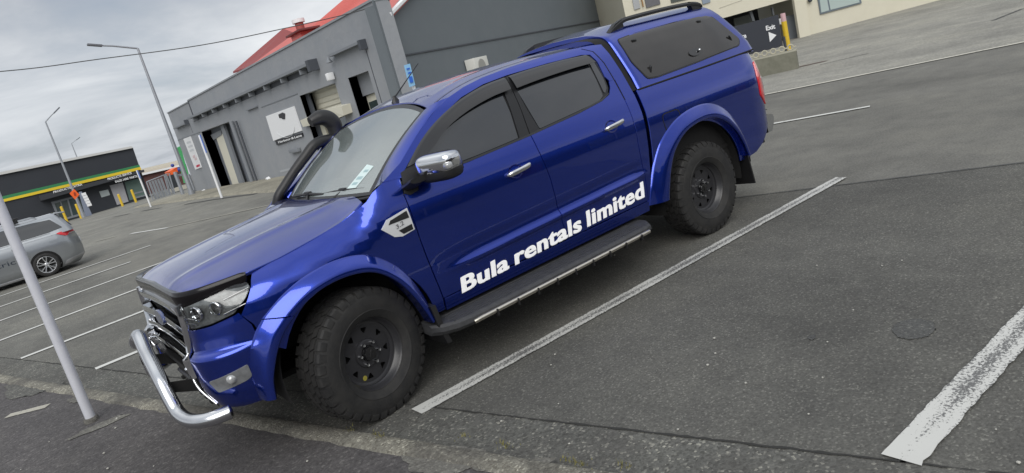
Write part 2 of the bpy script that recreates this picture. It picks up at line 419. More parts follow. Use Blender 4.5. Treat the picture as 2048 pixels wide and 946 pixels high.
GUTM = ground_mat('concrete_gutter', (.115, .115, .105), (.05, .05, .045), (.36, .35, .30), 85, .7, 1., .4, bumps=.6)
KERBM = ground_mat('concrete_kerb', (.225, .216, .180), (.11, .10, .08), (.50, .48, .40), 85, .8, 1., .75, bumps=.9)
PATCHM = ground_mat('concrete_patch', (.19, .185, .165), (.11, .105, .09), (.38, .37, .32), 75, .7, 1., .55, bumps=.8)
TARM = ground_mat('tar_patch', (.083, .084, .081), (.055, .055, .055), (.20, .20, .18), 115, .5)
FARP = ground_mat('far_footpath', (.27, .255, .205), (.20, .185, .145), (.36, .34, .28), 30, .4)
DRVM = ground_mat('far_driveway', (.255, .249, .222), (.19, .185, .165), (.36, .35, .31), 40, .45)
def line_mat(name, wear=.5, scale=70, mid=False, col=(.70, .70, .67)):
    m_ = bpy.data.materials.new(name); m_.use_nodes = True; t = m_.node_tree; b = t.nodes['Principled BSDF']
    tcn = t.nodes.new('ShaderNodeTexCoord')
    n = t.nodes.new('ShaderNodeTexNoise'); n.inputs['Scale'].default_value = scale; n.inputs['Detail'].default_value = 5; n.inputs['Roughness'].default_value = .7; t.links.new(tcn.outputs['Object'], n.inputs['Vector'])
    n3 = t.nodes.new('ShaderNodeTexNoise'); n3.inputs['Scale'].default_value = 2.; n3.inputs['Detail'].default_value = 4; t.links.new(tcn.outputs['Object'], n3.inputs['Vector'])
    k = mth(t, 'ADD', n.outputs[0], mth(t, 'MULTIPLY', mth(t, 'SUBTRACT', n3.outputs[0], .5), .35))
    if mid:   # tyres have worn the middle of the stripe more than its rims
        uv = t.nodes.new('ShaderNodeUVMap'); sp = t.nodes.new('ShaderNodeSeparateXYZ'); t.links.new(uv.outputs[0], sp.inputs[0])
        e_ = mth(t, 'ABSOLUTE', mth(t, 'SUBTRACT', sp.outputs[1], .5)); k = mth(t, 'ADD', k, mth(t, 'MULTIPLY', mth(t, 'SUBTRACT', e_, .30), .42))
        k = mth(t, 'SUBTRACT', k, ramp(t, e_, [(.36, (0, 0, 0)), (.5, (.17, .17, .17))]))
        k = mth(t, 'ADD', k, ramp(t, sp.outputs[0], [(0, (.16, .16, .16)), (.09, (0, 0, 0))]))
    f_ = ramp(t, k, [(.30+wear*.22, (0, 0, 0)), (.36+wear*.22, (1, 1, 1))])
    c = mix(t, f_, (.13, .13, .128), mix(t, n3.outputs[0], tuple(x*.84 for x in col), col))
    t.links.new(c, b.inputs['Base Color']); b.inputs['Roughness'].default_value = .7
    return m_
LINEA = line_mat('worn_line_paint', .48, 75, True, (.58, .58, .55))
LINEF = line_mat('line_paint', .12, 40, False, (.64, .64, .61))
LINEY = line_mat('edge_line_paint', .1, 20, False, (.56, .54, .47))
LINEO = line_mat('old_line_paint', .35, 30, False, (.42, .40, .34))
# ------------------------------------------------------------------ ground sheets
def st(o): o['kind'] = 'structure'; return o
def gsheet(name, poly, z, mat, jag=0., uvs=False, step=None):
    """flat sheet following the lie of the ground, its edge a little ragged"""
    rnd_ = random.Random(hash(name) % 1000 if False else len(poly)*7+3); P = []
    n = len(poly)
    for i in range(n):
        a, b = np.array(poly[i], float), np.array(poly[(i+1) % n], float); l = np.linalg.norm(b-a); k = max(1, int(l/(step or 1e9)))
        for j in range(k):
            q = a+(b-a)*j/k
            if jag: q = q+np.array([rnd_.uniform(-jag, jag), rnd_.uniform(-jag, jag)])
            P.append(q)
    V = [(q[0], q[1], GZ(q[0], q[1])+z) for q in P]
    bm = bmesh.new(); vs = [bm.verts.new(v) for v in V]; f = bm.faces.new(vs)
    if f.normal.z < 0: f.normal_flip()
    bmesh.ops.triangulate(bm, faces=bm.faces[:])
    me = bpy.data.meshes.new(name); bm.to_mesh(me); bm.free()
    o_ = link(name, me, mat)
    return st(o_)
def strip(name, A, B, w, z, mat, jag=0., n=1, tag_=True):
    A = np.array(A[:2], float); B = np.array(B[:2], float); d = B-A; l = np.linalg.norm(d); d /= l; nn = np.array([-d[1], d[0]]); V = []; F = []; UV = []
    k = max(2, int(l/.04)) if jag else max(2, int(l/1.5)); rr = random.Random(int(l*100))
    for i in range(k+1):
        p = A+d*l*i/k; e = (i in (0, k))*jag
        for s_ in (-1, 1):
            q = p+nn*s_*(w/2+(rr.uniform(-jag, jag)*.4 if jag else 0))+d*(rr.uniform(-e, e) if e else 0); V.append((q[0], q[1], GZ(q[0], q[1])+z)); UV.append((i/k*l/5, (s_+1)/2))
        if i < k: F.append((2*i, 2*i+2, 2*i+3, 2*i+1))
    me = bpy.data.meshes.new(name); me.from_pydata(V, [], F); uvl = me.uv_layers.new()
    for lp in me.loops: uvl.data[lp.index].uv = UV[lp.vertex_index]
    me.update()
    if me.polygons[0].normal.z < 0: me.flip_normals()
    o_ = link(name, me, mat)
    return st(o_) if tag_ else o_
ys = [400, 60, 20, 6, 0, -6, -12, -20, -22, -24, -27, -30, -34, -38, -43, -50, -60, -75, -95, -130, -200, -420, -1200]
V = []; F = []; xs = [-1200, -300, -60, -20, 0, 20, 100, 900]
for y in ys:
    for x in xs: V.append((x, y, GZ(x, y)))
for i in range(len(ys)-1):
    for j in range(len(xs)-1):
        a = i*len(xs)+j; F.append((a, a+1, a+1+len(xs), a+len(xs)))
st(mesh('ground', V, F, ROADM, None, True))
# darker coarse asphalt of the bays, ending at the paving joint across the road
K0 = np.array([1.93, -6.1]); K1 = np.array([-.83, 3.33]); kd = (K1-K0)/np.linalg.norm(K1-K0); kn = np.array([-kd[1], kd[0]])
if kn[0] < 0: kn = -kn          # kn points to the footpath side (+x)
def kp(t, o): q = K0+kd*t+kn*o; return (float(q[0]), float(q[1]))
J0 = np.array([-4.19, .52]); J1 = np.array([-4.98, 2.58]); jd = (J1-J0)/np.linalg.norm(J1-J0)
ja = J0-jd*26; jb = J0+jd*30
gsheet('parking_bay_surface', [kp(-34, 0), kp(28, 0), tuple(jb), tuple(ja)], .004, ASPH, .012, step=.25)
strip('road_joint', J0-jd*6, J0+jd*12, .035, .0075, TARM, .012)
# gutter, kerb and the footpath the truck overhangs
gsheet('gutter', [kp(-34, .0), kp(28, 0), kp(28, .36), kp(-34, .36)], .008, GUTM, .010, step=.12)
CRK = pmat('crack_black', (.028, .028, .026), .95)
for a, b, wd_ in ((-8, -2, .010), (-2, 1.6, .007), (1.6, 5.2, .011), (5.2, 8.1, .008), (8.1, 9.9, .013), (9.9, 12, .009), (12, 15, .013)): strip('gutter_crack', kp(a, .004), kp(b, .004), wd_, .012, CRK, .012)
def kerb_len(t0, t1, seedk):
    rr = random.Random(seedk); rings = []
    n = int((t1-t0)/.10)
    for i in range(n+1):
        t = t0+(t1-t0)*i/n; j = rr.uniform(-.006, .006); h = rr.uniform(-.003, .003)
        rg = []
        for o_, z in ((.330, .009), (.352, .038+h), (.375, .052+h), (.42+j, .056+h), (.475+j*1.6, .052), (.50+j*2, .030)):
            q = kp(t, o_); rg.append((q[0], q[1], z))
        rings.append(rg)
    return st(loft('kerb', rings, KERBM, None, angle=50))
kerb_len(-34, -1.9, 3); kerb_len(-1.9, 16, 5)
gsheet('footpath', [kp(-34, .46), kp(28, .46), kp(28, 14), kp(-34, 14)], .040, FOOTM, .007, step=.05)
# broken concrete beside the kerb, old patches and stains
def blob(name, c, rx, ry, ang, z, mat, seed, n=70, rough=.28):
    rr = random.Random(seed); P = []
    ph = [rr.uniform(0, 6.28) for _ in range(4)]
    for k in range(n):
        a = 2*math.pi*k/n; r = 1+rough*(.5*math.sin(2*a+ph[0])+.35*math.sin(3*a+ph[1])+.3*math.sin(5*a+ph[2])+.2*math.sin(9*a+ph[3])*1)+rr.uniform(-.045, .045)
        x = rx*r*math.cos(a); y = ry*r*math.sin(a); P.append((c[0]+x*math.cos(ang)-y*math.sin(ang), c[1]+x*math.sin(ang)+y*math.cos(ang)))
    return gsheet(name, P, z, mat)
ka = math.atan2(kd[1], kd[0])
def g2(u, v, z=.04): p = atz(u, v, z); return (float(p[0]), float(p[1]))
def g0(u, v): p = atz(u, v, 0); return (float(p[0]), float(p[1]))
blob('concrete_patch', g2(880, 918), .20, .13, ka, .044, PATCHM, 1)
blob('concrete_patch', g2(985, 928), .10, .05, ka+.4, .0445, PATCHM, 2)
blob('concrete_patch', g2(1060, 935), .10, .05, ka+.9, .044, PATCHM, 3)
blob('concrete_patch', g2(800, 893), .07, .03, ka+.5, .0445, PATCHM, 4)
blob('concrete_patch', g2(925, 934), .09, .04, ka+1, .0448, PATCHM, 5)
blob('concrete_patch', g2(60, 775), .50, .16, ka, .044, GUTM, 6)
blob('concrete_patch', g2(150, 800), .10, .05, ka, .0445, PATCHM, 16)
blob('tar_patch', g0(1828, 660), .115, .095, .3, .0085, TARM, 7, rough=.05)
blob('tar_patch', g0(1624, 677), .028, .022, .3, .0085, TARM, 8, rough=.2)
rr = random.Random(11)
CHIP = pmat('loose_stone', (.42, .41, .37), .8)
for k in range(46):
    if k < 26: u, v = rr.uniform(900, 2040), rr.uniform(480, 930); p = atz(u, v, .006); z = .0115
    else: u, v = rr.uniform(0, 1100), rr.uniform(800, 946); p = atz(u, v, .04); z = .046
    r = rr.uniform(.004, .009)
    bm = bmesh.new(); bmesh.ops.create_icosphere(bm, subdivisions=1, radius=r, matrix=Matrix.Translation((float(p[0]), float(p[1]), z+r*.2)) @ Matrix.Scale(.6, 4, (0, 0, 1)))
    if kp(0, 0) and (np.dot(np.array([p[0], p[1]])-K0, kn) > .44) == (k >= 26):
        bmesh.ops.recalc_face_normals(bm, faces=bm.faces); me = bpy.data.meshes.new('loose_stone'); bm.to_mesh(me)
        if k == 0 or True:
            STN = globals().setdefault('STN', []); STN.append([tuple(v.co) for v in bm.verts]); 
        bpy.data.meshes.remove(me)
    bm.free()
V = []; F = []
bm = bmesh.new()
for q in STN:
    hull = [bm.verts.new(c) for c in q]; bmesh.ops.convex_hull(bm, input=hull)
o_ = bmobj('loose_grit', bm, CHIP, None, False); o_['kind'] = 'stuff'; o_['label'] = 'pale loose grit scattered on the asphalt and footpath'; o_['category'] = 'grit'
# moss and small weeds in the kerb joint
bm = bmesh.new(); rr = random.Random(5)
for (u, v) in ((752, 868), (762, 874), (930, 872), (1005, 888), (1012, 893), (1132, 920), (1150, 926), (1165, 930), (700, 862), (1245, 930)):
    c_ = atz(u, v, .05)
    for k in range(26):
        a = rr.uniform(0, 6.28); d_ = rr.gauss(0, .016); x = c_[0]+d_*math.cos(a)*1.3; y = c_[1]+d_*math.sin(a)*2; h = rr.uniform(.006, .018); w_ = .0025; b_ = rr.uniform(0, 6.28); l_ = rr.uniform(-.01, .01)
        p = [(x+w_*math.cos(b_), y+w_*math.sin(b_), .048), (x-w_*math.cos(b_), y-w_*math.sin(b_), .048), (x+l_, y+l_*.6, .05+h)]
        bm.faces.new([bm.verts.new(q) for q in p])
o_ = bmobj('kerb_moss', bm, pmat('dry_moss', (.20, .175, .06), .9, var=(40, .7, (.13, .14, .05))), None, False); tag(o_, 'yellow green moss and weeds in the kerb joint near the front wheel', 'moss', kind='stuff')
# painted bay lines
strip('bay_line', (-.10, 1.052), (-4.73, 1.222), .118, .0125, LINEA, .008)
strip('bay_line', (-.845, 3.39), (-5.2, 3.50), .140, .0125, LINEA, .012)
for (a, b) in (((1.11, -3.245), (-4.6, -3.42)), ((1.67, -5.275), (-4.6, -5.66)), ((2.6, -7.09), (-4.0, -7.9)), ((3.2, -9.05), (-3.6, -9.9)), ((3.8, -11.0), (-.46, -11.33)), ((4.4, -12.75), (-1.2, -13.3))):
    strip('bay_line', a, b, .095, .0125, LINEF)
def gl2(u, v): p = atg(u, v); return (float(p[0]), float(p[1]))
strip('lane_line', gl2(262, 468), gl2(336, 456), .13, .0125, LINEF)
strip('lane_line', gl2(190, 484), gl2(232, 473), .12, .0125, LINEO)
a = np.array(gl2(340, 455)); b = np.array(gl2(538, 411)); strip('lane_line', a, b, .09, .0125, LINEO)
e0, e1 = np.array(g0(1545, 187)), np.array(g0(2048, 85)); ed = e1-e0
strip('edge_line', e0-ed*.6, e1+ed*.8, .13, .0125, LINEY)
strip('lane_line', np.array(g0(1555, 247))-.4*(np.array(g0(1740, 214))-np.array(g0(1555, 247))), g0(1740, 214), .10, .0125, LINEF)
# pavement and forecourt beyond the edge line
en = np.array([-ed[1], ed[0]])/np.linalg.norm(ed); en = en if en[0] < 0 else -en
def ep(t, o): q = e0+ed*t+en*o; return (float(q[0]), float(q[1]))
gsheet('forecourt', [ep(-2.2, .10), ep(5, .10), ep(5, 60), ep(-2.2, 40)], .004, DRVM, .03, step=.6)
strip('forecourt_crack', g0(1640, 130), g0(1735, 108), .05, .0085, TARM, .03)
strip('forecourt_crack', g0(1985, 42), g0(2045, 18), .10, .0085, TARM, .04)
blob('rust_stain', g0(1618, 130), .42, .13, math.atan2(ed[1], ed[0]), .0085, pmat('rusty_dirt', (.075, .045, .038), .9, var=(6, .6, (.12, .09, .075))), 21)
# pavement in front of the grey workshop and its dark gutter
st(loft('far_footpath', [[(-5.55, y, GZ(-5.55, y)+.002), (-5.62, y, GZ(-5.6, y)+.07), (-7.95, y, GZ(-8, y)+.075)] for y in (-6, -11, -16, -20, -23, -26, -30, -34, -38, -44)], FARP, None, angle=30))
for a, b in (((370, 409), (512, 388)), ((228, 434), (258, 428)), ((285, 422), (322, 416))):
    strip('gutter_dark_strip', gl2(*a), gl2(*b), .20, .009, TARM, .03)  # dark strips along the far gutter
# old paint dash and ragged footing under the pole, on the footpath
p0, p1 = g2(14, 833), g2(96, 812)
strip('old_paint_dash', p0, p1, .085, .0445, LINEO, .006)
blob('pole_footing_patch', g2(200, 852), .19, .07, math.atan2(*(np.array(g2(228, 838))-np.array(g2(165, 866)))[::-1]), .0445, PATCHM, 12, rough=.25)
# ================================================================== BUILDINGS
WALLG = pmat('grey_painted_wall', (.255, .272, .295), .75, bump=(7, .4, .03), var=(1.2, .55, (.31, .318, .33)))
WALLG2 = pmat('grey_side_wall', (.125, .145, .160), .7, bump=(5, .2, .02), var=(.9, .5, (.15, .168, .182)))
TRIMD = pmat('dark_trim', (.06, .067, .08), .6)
GREYT = pmat('grey_trim', (.20, .215, .235), .6)
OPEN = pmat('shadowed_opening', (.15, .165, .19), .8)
CREAM = pmat('cream_wall', (.60, .57, .46), .75, bump=(6, .15, .02), var=(1.5, .4, (.66, .63, .52)))
ROLL_ = pmat('cream_roller_door', (.62, .60, .50), .5)
WHT = pmat('white_board', (.78, .79, .80), .5)
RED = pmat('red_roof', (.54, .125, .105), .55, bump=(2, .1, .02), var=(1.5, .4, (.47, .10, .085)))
NAVY = pmat('black_cladding', (.020, .024, .032), .55, var=(.6, .4, (.028, .032, .040)))
YEL = pmat('yellow_band', (.72, .52, .025), .5); GRN = pmat('green_band', (.03, .20, .075), .5)
GLASSF = pmat('shop_glass', (.05, .07, .07), .08, coat=1.)
GALV = pmat('galvanised_steel', (.36, .38, .41), .45, .5, var=(3, .4, (.30, .32, .35)))
YP = pmat('yellow_bollard_paint', (.68, .46, .03), .5)
ORG = pmat('orange_panel', (.85, .13, .02), .45)
BLUE = pmat('blue_sign', (.06, .16, .55), .4); LBLUE = pmat('light_blue_sign', (.20, .48, .80), .4)
XF_ = -7.9
def fq(name, pts, depth, mat, parent, x=XF_):
    """slab on the workshop front: outline points in pixels of the photograph turned into metres on the plane x"""
    return prism(name, [atx(u, v, x) for u, v in pts], (depth, 0, 0), mat, parent)
W = thing('grey_workshop', 'long grey painted workshop with red roof standing behind the blue pickup', 'building', (-7.9, -24, 0))
y0, y1 = -37.35, -12.0
# front wall assembled round its openings so that doors are real recesses
ops = [(-32.15, -27.15, -.4, 2.68), (-18.62, -15.62, -.1, 2.78), (-14.68, -13.32, -.1, 2.80)]
def wallbox(name, ya, yb, za, zb, x0=-7.9, t=-.5, mat=WALLG, parent=None):
    return prism(name, [(x0, ya, za), (x0, yb, za), (x0, yb, zb), (x0, ya, zb)], (t, 0, 0), mat, parent)
cur = y0
for a, b, za, zb in ops+[(y1, 0, 0, 0)]:
    wallbox('front_wall', cur, a, -1.2, 2.70, parent=W); cur = b
wallbox('front_wall', y0, -32.4, 2.70, 4.22, parent=W)
wallbox('parapet', -32.4, y1, 2.70, 4.28, parent=W); wallbox('parapet_cap', -32.43, y1+.02, 4.28, 4.34, x0=-7.86, t=-.6, parent=W)
wallbox('parapet_cap', y0-.03, -32.46, 4.22, 4.27, x0=-7.86, t=-.6, parent=W)
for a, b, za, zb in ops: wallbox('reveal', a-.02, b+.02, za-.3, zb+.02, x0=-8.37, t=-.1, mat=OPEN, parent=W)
for a, b, za, zb in ops:
    for yy in (a, b): wallbox('reveal', yy-.01 if yy == a else yy, yy if yy == a else yy+.01, za, zb, x0=-7.92, t=-.46, mat=TRIMD, parent=W)
# side gable wall
sdv = np.array([-17.8, -8.0, 0]); sdv /= np.linalg.norm(sdv); sn_ = np.array([-sdv[1], sdv[0], 0]); sn_ = sn_ if sn_[1] > 0 else -sn_
c0 = np.array([-7.9, -12.0, 0])
def sp(t, z): q = c0+sdv*t; return (q[0], q[1], z)
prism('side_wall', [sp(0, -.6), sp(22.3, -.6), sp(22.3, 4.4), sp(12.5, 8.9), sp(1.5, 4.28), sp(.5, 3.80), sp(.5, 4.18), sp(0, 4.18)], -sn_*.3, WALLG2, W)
def sbx(name, t0, t1, z0, z1, d0, d1, mat): return prism(name, [np.array(sp(t0, z0))+sn_*d0, np.array(sp(t1, z0))+sn_*d0, np.array(sp(t1, z1))+sn_*d0, np.array(sp(t0, z1))+sn_*d0], sn_*(d1-d0), mat, W)
sbx('wall_seam', .1, 22.2, 2.80, 2.84, .002, .03, TRIMD)
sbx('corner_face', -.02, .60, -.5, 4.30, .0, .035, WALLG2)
# roof: main pitch with red iron, ribs, barge board
rd = np.array([-8.35, 0, 0]); ridge_t = 12.5
E0 = np.array([-8.38, -12.2, 3.86]); E1 = np.array([-8.38, -25.6, 3.86]); Rg0 = np.array([c0[0]+sdv[0]*12.5, c0[1]+sdv[1]*12.5, 8.95]); Rg1 = np.array([Rg0[0], -27.5, 8.95])
prism('roof', [E0+np.array([.06, .1, .03]), Rg0+np.array([0, .1, .03]), Rg1, E1], (0, 0, -.12), RED, W)
bm = bmesh.new()
for k in range(42):
    a = E0+(E1-E0)*k/42+np.array([0, -.15, .02]); b = Rg0+(Rg1-Rg0)*k/42+np.array([0, -.15, .02])
    if k % 1 == 0: add_tube(bm, [a, b], .025, 5)
bmobj('roof_rib', bm, RED, W)
tube('barge_board', [E0+np.array([.08, .16, .02]), Rg0+np.array([0, .16, .02])], .07, WHT, W, 6)
A1, A2, A3, A4 = atx(466, 143, -9.6), atx(566, 57, -12.5), atx(590, 66, -12.1), atx(497, 134, -9.3)
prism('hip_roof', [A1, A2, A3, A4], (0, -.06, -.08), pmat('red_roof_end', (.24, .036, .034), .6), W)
prism('hip_roof', [A3, atx(650, 78, -10.6), atx(520, 130, -9.2), A4], (-.06, 0, -.08), RED, W)
prism('hip_roof', [A2, A3, np.array([-19., -25, 6.2]), np.array([-19., -33., A2[2]-.2])], (0, 0, -.08), RED, W)
# roof vents
b = atx(604, 66, -10.5); vt_ = tube('roof_vent', [b-np.array([0, 0, .7]), b+np.array([0, 0, .42])], .17, pmat('vent_red', (.34, .07, .06), .6), W, 14); tube('vent_cowl', [b+np.array([0, 0, .40]), b+np.array([0, 0, .54])], .25, WHT, vt_, 14)
vh = box('roof_vent_hat', b+np.array([0, .1, .03]), (.9, 1.5, .08), pmat('vent_red_dark', (.13, .03, .03), .6), W, bev=.02); box('roof_vent_base', b-np.array([0, 0, .30]), (.6, 1.0, .6), RED, W, bev=.03); b = atx(627, 68, -9.6); box('roof_vent_base', b-np.array([0, 0, .1]), (.4, .8, .3), TRIMD, W)
# long rail ledge under the parapet with its stubs
def ledge(ya, yb, z, h=.09, d=.28, nm='ledge', stubs=0):
    o_ = wallbox(nm, ya, yb, z, z+h, x0=-7.9+d, t=-d, mat=GREYT, parent=W)
    for k in range(stubs):
        yy = ya+(yb-ya)*(k+.5)/stubs; box('ledge_bracket', (-7.9+d*.5, yy, z-.09), (d*.8, .10, .16), GREYT, o_)
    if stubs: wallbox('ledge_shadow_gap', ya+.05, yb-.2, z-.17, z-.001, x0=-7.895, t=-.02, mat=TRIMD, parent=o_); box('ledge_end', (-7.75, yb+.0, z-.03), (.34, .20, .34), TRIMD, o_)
    return o_
ledge(-32.7, -16.45, 3.44, stubs=9); ledge(-15.1, -13.05, 3.42, .07, .2); ledge(-36.5, -33.8, 3.30, .07, .2); ledge(-24.2, -22.9, 2.85, .05, .1)
for yy in (-33.75, -13.0): box('ledge_end', (-7.8, yy, 3.38), (.2, .14, .26), TRIMD, W)
wallbox('string_course', -37.3, -32.2, 2.70, 2.73, x0=-7.88, t=-.02, mat=GREYT, parent=W)
wallbox('string_course', -22.6, -18.7, 2.78, 2.81, x0=-7.88, t=-.02, mat=GREYT, parent=W)
wallbox('pilaster_joint', -33.72, -33.66, 2.8, 3.3, x0=-7.895, t=-.02, mat=TRIMD, parent=W); wallbox('pilaster_joint', -32.47, -32.38, 3.4, 4.3, x0=-7.87, t=-.05, mat=TRIMD, parent=W)
wallbox('pilaster_joint', -13.10, -13.06, .9, 3.4, x0=-7.895, t=-.02, mat=TRIMD, parent=W)
wallbox('wall_panel', -32.9, -32.85, .0, 2.5, x0=-7.895, t=-.02, mat=TRIMD, parent=W)
# doors inside the recesses
fq('sliding_door', [(431.6, 273.8), (446, 267), (483, 367.5), (465.5, 371)], -.06, ROLL_, W, -8.28)
fq('door_header', [(421, 270), (441, 260), (443, 270), (427, 280)], -.05, GREYT, W, -8.25)
fq('door_post', [(440, 252), (446, 249), (486, 366), (478, 368)], -.10, GREYT, W, -8.12)
for a, b, r in (((462, 243), (503, 363), .09), ((472, 242), (514, 362), .045)):
    P = atx(*a, -7.78); Q = atx(*b, -7.78); tube('downpipe', [P, (P[0], P[1], Q[2])], r, GREYT if r > .05 else TRIMD, W, 10)
rdr = fq('roller_door', [(614, 176), (668, 153), (708, 262), (700, 330), (655, 330)], -.05, ROLL_, W, -8.35)
bm = bmesh.new()
for k in range(16): add_box(bm, (-8.33, -17.0, .2+k*.16), (.03, 2.9, .012))
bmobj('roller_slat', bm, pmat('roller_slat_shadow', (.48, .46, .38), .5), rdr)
fq('door_side_panel', [(597.6, 188), (614, 181), (668, 330), (640, 330)], -.04, TRIMD, W, -8.1)
# awning over the small entrance inside the roller door
aw = W
Pq = [atx(600, 241, -7.75), atx(652, 218, -7.6), atx(683, 213, -7.6), atx(688, 231, -7.6), atx(668, 239, -7.6), atx(606, 254, -7.75)]
prism('awning', Pq, (-.55, 0, .05), ROLL_, W)
fq('entrance_glass', [(668, 242), (690, 232), (705, 275), (690, 330), (672, 300)], -.04, GLASSF, W, -8.2)
fq('entrance_frame', [(640, 251), (648, 249), (664, 300), (657, 310)], -.06, ROLL_, W, -8.1)
fq('entrance_frame', [(690, 232), (694, 230), (712, 282), (706, 285)], -.06, GREYT, W, -8.1)
# right-hand doorway
sh = fq('roller_shutter', [(706, 146), (735, 136), (751, 184), (722, 194)], -.05, pmat('shutter_grey', (.26, .275, .295), .5), W, -8.2)
fq('door_frame', [(726, 195), (752, 184), (770, 240), (744, 250)], -.05, ROLL_, W, -8.3)
fq('door_glass', [(737, 205), (753, 199), (764, 234), (748, 240)], -.02, GLASSF, W, -8.27)
# fittings on the wall
P = atx(659, 125, -7.75); bm = bmesh.new(); lathe(bm, [(.01, -.02), (.10, .0), (.07, .06), (.03, .14), (.01, .16)], 14, (0, 0, 0)); wl = bmobj('wall_lamp', bm, GREYT, None); wl.rotation_euler = (R_(90), 0, 0); wl.parent = W; wl.location = Vector(P)-W.location
P = atx(660, 153, -7.75); box('security_camera', P, (.22, .16, .22), WHT, W, bev=.03)
box('wall_box', atx(608, 305, -7.8)*0+atx(589, 301, -7.82), (.12, .9, .14), GREYT, W, bev=.01)
box('wall_box', atx(361, 350, -7.82), (.12, 1.3, .12), GREYT, W)
for q in ((540, 358), (411, 382)): P = atx(*q, -7.75); tube('pipe_stub', [P, P+np.array([.14, 0, -.03])], .12, WHT, W, 10)
fq('wall_scrape', [(560, 341), (626, 325), (627, 328), (561, 345)], .01, pmat('pale_scrape', (.36, .38, .40), .7), W)
# things fixed to the workshop but standing out as things
s1 = fq('wall_sign', [(534, 232), (589, 212), (605, 261), (549, 281)], .05, WHT, None); tag(s1, 'square white wall sign with a dark crest above a black name strip', 'sign')
x_ = -7.84
sc = fq('sign_emblem', [(557, 229), (565, 225), (570, 227), (570, 238), (566, 238.5), (563, 236), (559, 236)], .012, pmat('sign_black', (.02, .02, .025), .5), s1, x_)
c_ = atx(569, 254, -7.837); bm = bmesh.new(); add_tube(bm, [(c_[0], c_[1]+.95*math.cos(a), c_[2]-.02+.36*math.sin(a)) for a in np.linspace(-2.9, -.2, 24)], .008, 4); bmobj('emblem_ring', bm, pmat('faint_grey', (.62, .64, .65), .6), s1)
st_ = fq('sign_name_strip', [(553, 281), (606, 265), (608, 272), (556, 290)], .055, MATS['sign_black'], s1)
A_, B_, C_ = atx(557, 286.5, -7.838), atx(604, 272.5, -7.838), atx(555.5, 281.5, -7.838)
text_on('sign_lettering', 'Harbour & Lane', lambda a, b: A_+(B_-A_)*a+(C_-A_)*b*.8, WHT, s1, .03)
s2 = fq('banner', [(368, 277.6), (381.5, 272.4), (404, 334.5), (392, 339)], .04, WHT, None); tag(s2, 'tall narrow white banner on the left end of the grey workshop', 'banner')
PINK = pmat('pale_pink_print', (.70, .55, .56), .6); PGREY = pmat('pale_grey_print', (.60, .62, .64), .6)
for i, (u, v) in enumerate(((377, 284), (380, 292), (383, 300))): fq('banner_print', [(u-4, v), (u+4, v-3), (u+5, v+1), (u-3, v+4)], .006, PGREY, s2, -7.858)
fq('banner_print', [(385, 312), (389, 309), (391, 314), (387, 317)], .006, PINK, s2, -7.858); fq('banner_print', [(389, 317), (393, 314), (394, 319), (390, 321)], .006, PINK, s2, -7.858)
fq('banner_mark', [(392, 331), (399, 328), (400, 332), (393.5, 335)], .006, pmat('red_print', (.55, .03, .07), .5), s2, -7.858)
acp = c0+sdv*4.05; ac = thing('air_conditioner', 'white air conditioning unit on the dark side wall above the cab roof', 'air conditioner', (acp[0], acp[1], 1.78))
ra = Matrix.Rotation(math.atan2(sdv[1], sdv[0]), 3, 'Z')
box('housing', acp+sn_*.2+np.array([0, 0, 2.07]), (.85, .34, .56), pmat('unit_white', (.62, .62, .58), .5), ac, rot=ra, bev=.02)
ctr = acp+sn_*.375+np.array([0, 0, 2.07])+sdv*-.02
bm = bmesh.new(); lathe(bm, [(.22, 0), (.215, .012), (.04, .012), (.001, .012)], 24); q = bmobj('fan_grille', bm, pmat('unit_grille', (.30, .30, .28), .5), None); q.parent = ac; q.location = Vector(ctr)-ac.location; q.rotation_euler = (0, 0, math.atan2(sn_[1], sn_[0])-R_(90))
box('bracket', acp+sn_*.18+np.array([0, 0, 1.77]), (.7, .34, .04), TRIMD, ac, rot=ra)

# ---- black shop with the green and yellow band (plane y = -72)
YB = -72.
def bq(name, pts, depth, mat, parent, y=YB): return prism(name, [aty(u, v, y) for u, v in pts], (0, depth, 0), mat, parent)
B = thing('black_shop', 'long black shop with a green and yellow band beyond the car park', 'building', (-5, YB, -1))
bq('wall', [(-330, 414), (266, 296), (305, 408), (-300, 600)], -9, NAVY, B)
bq('roof_trim', [(-330, 407), (-5, 345.5), (262, 292.5), (266, 296), (-5, 351), (-330, 414)], .25, pmat('pale_roof_edge', (.55, .55, .54), .5), B)
bq('green_band', [(-330, 469), (3, 393), (278, 329.5), (280, 334), (3, 399.5), (-330, 477)], .12, GRN, B)
bq('yellow_band', [(-330, 477), (3, 399.5), (280, 334), (282.5, 339), (3, 405), (-330, 484)], .14, YEL, B)
bq('canopy_soffit', [(75, 392), (282.5, 340.5), (284, 345), (80, 402)], 1.4, pmat('soffit', (.03, .033, .04), .7), B, YB+.002)
T1 = [aty(107, 386.5, YB+1.5), aty(165, 370.5, YB+1.5), aty(106, 382.5, YB+1.5)]
text_on('shop_lettering', 'PRODUCTS  EXTRA', lambda a, b: T1[0]+(T1[1]-T1[0])*a+(T1[2]-T1[0])*b, WHT, B, .02)
for (u0, v0, u1, v1) in ((216, 360.5, 264, 347.5), (231, 365.5, 275, 354)):
    Ta, Tb = aty(u0, v0, YB+1.5), aty(u1, v1, YB+1.5)
    text_on('shop_lettering', 'PRODUCTS  SERVICE' if u0 == 216 else 'SALES  HIRE  PARTS', lambda a, b: Ta+(Tb-Ta)*a+np.array([0, 0, .20])*b, WHT, B, .02)
bq('door_frame', [(102, 404), (165, 388), (176, 427), (118, 443)], .05, GREYT, B, YB+.01)
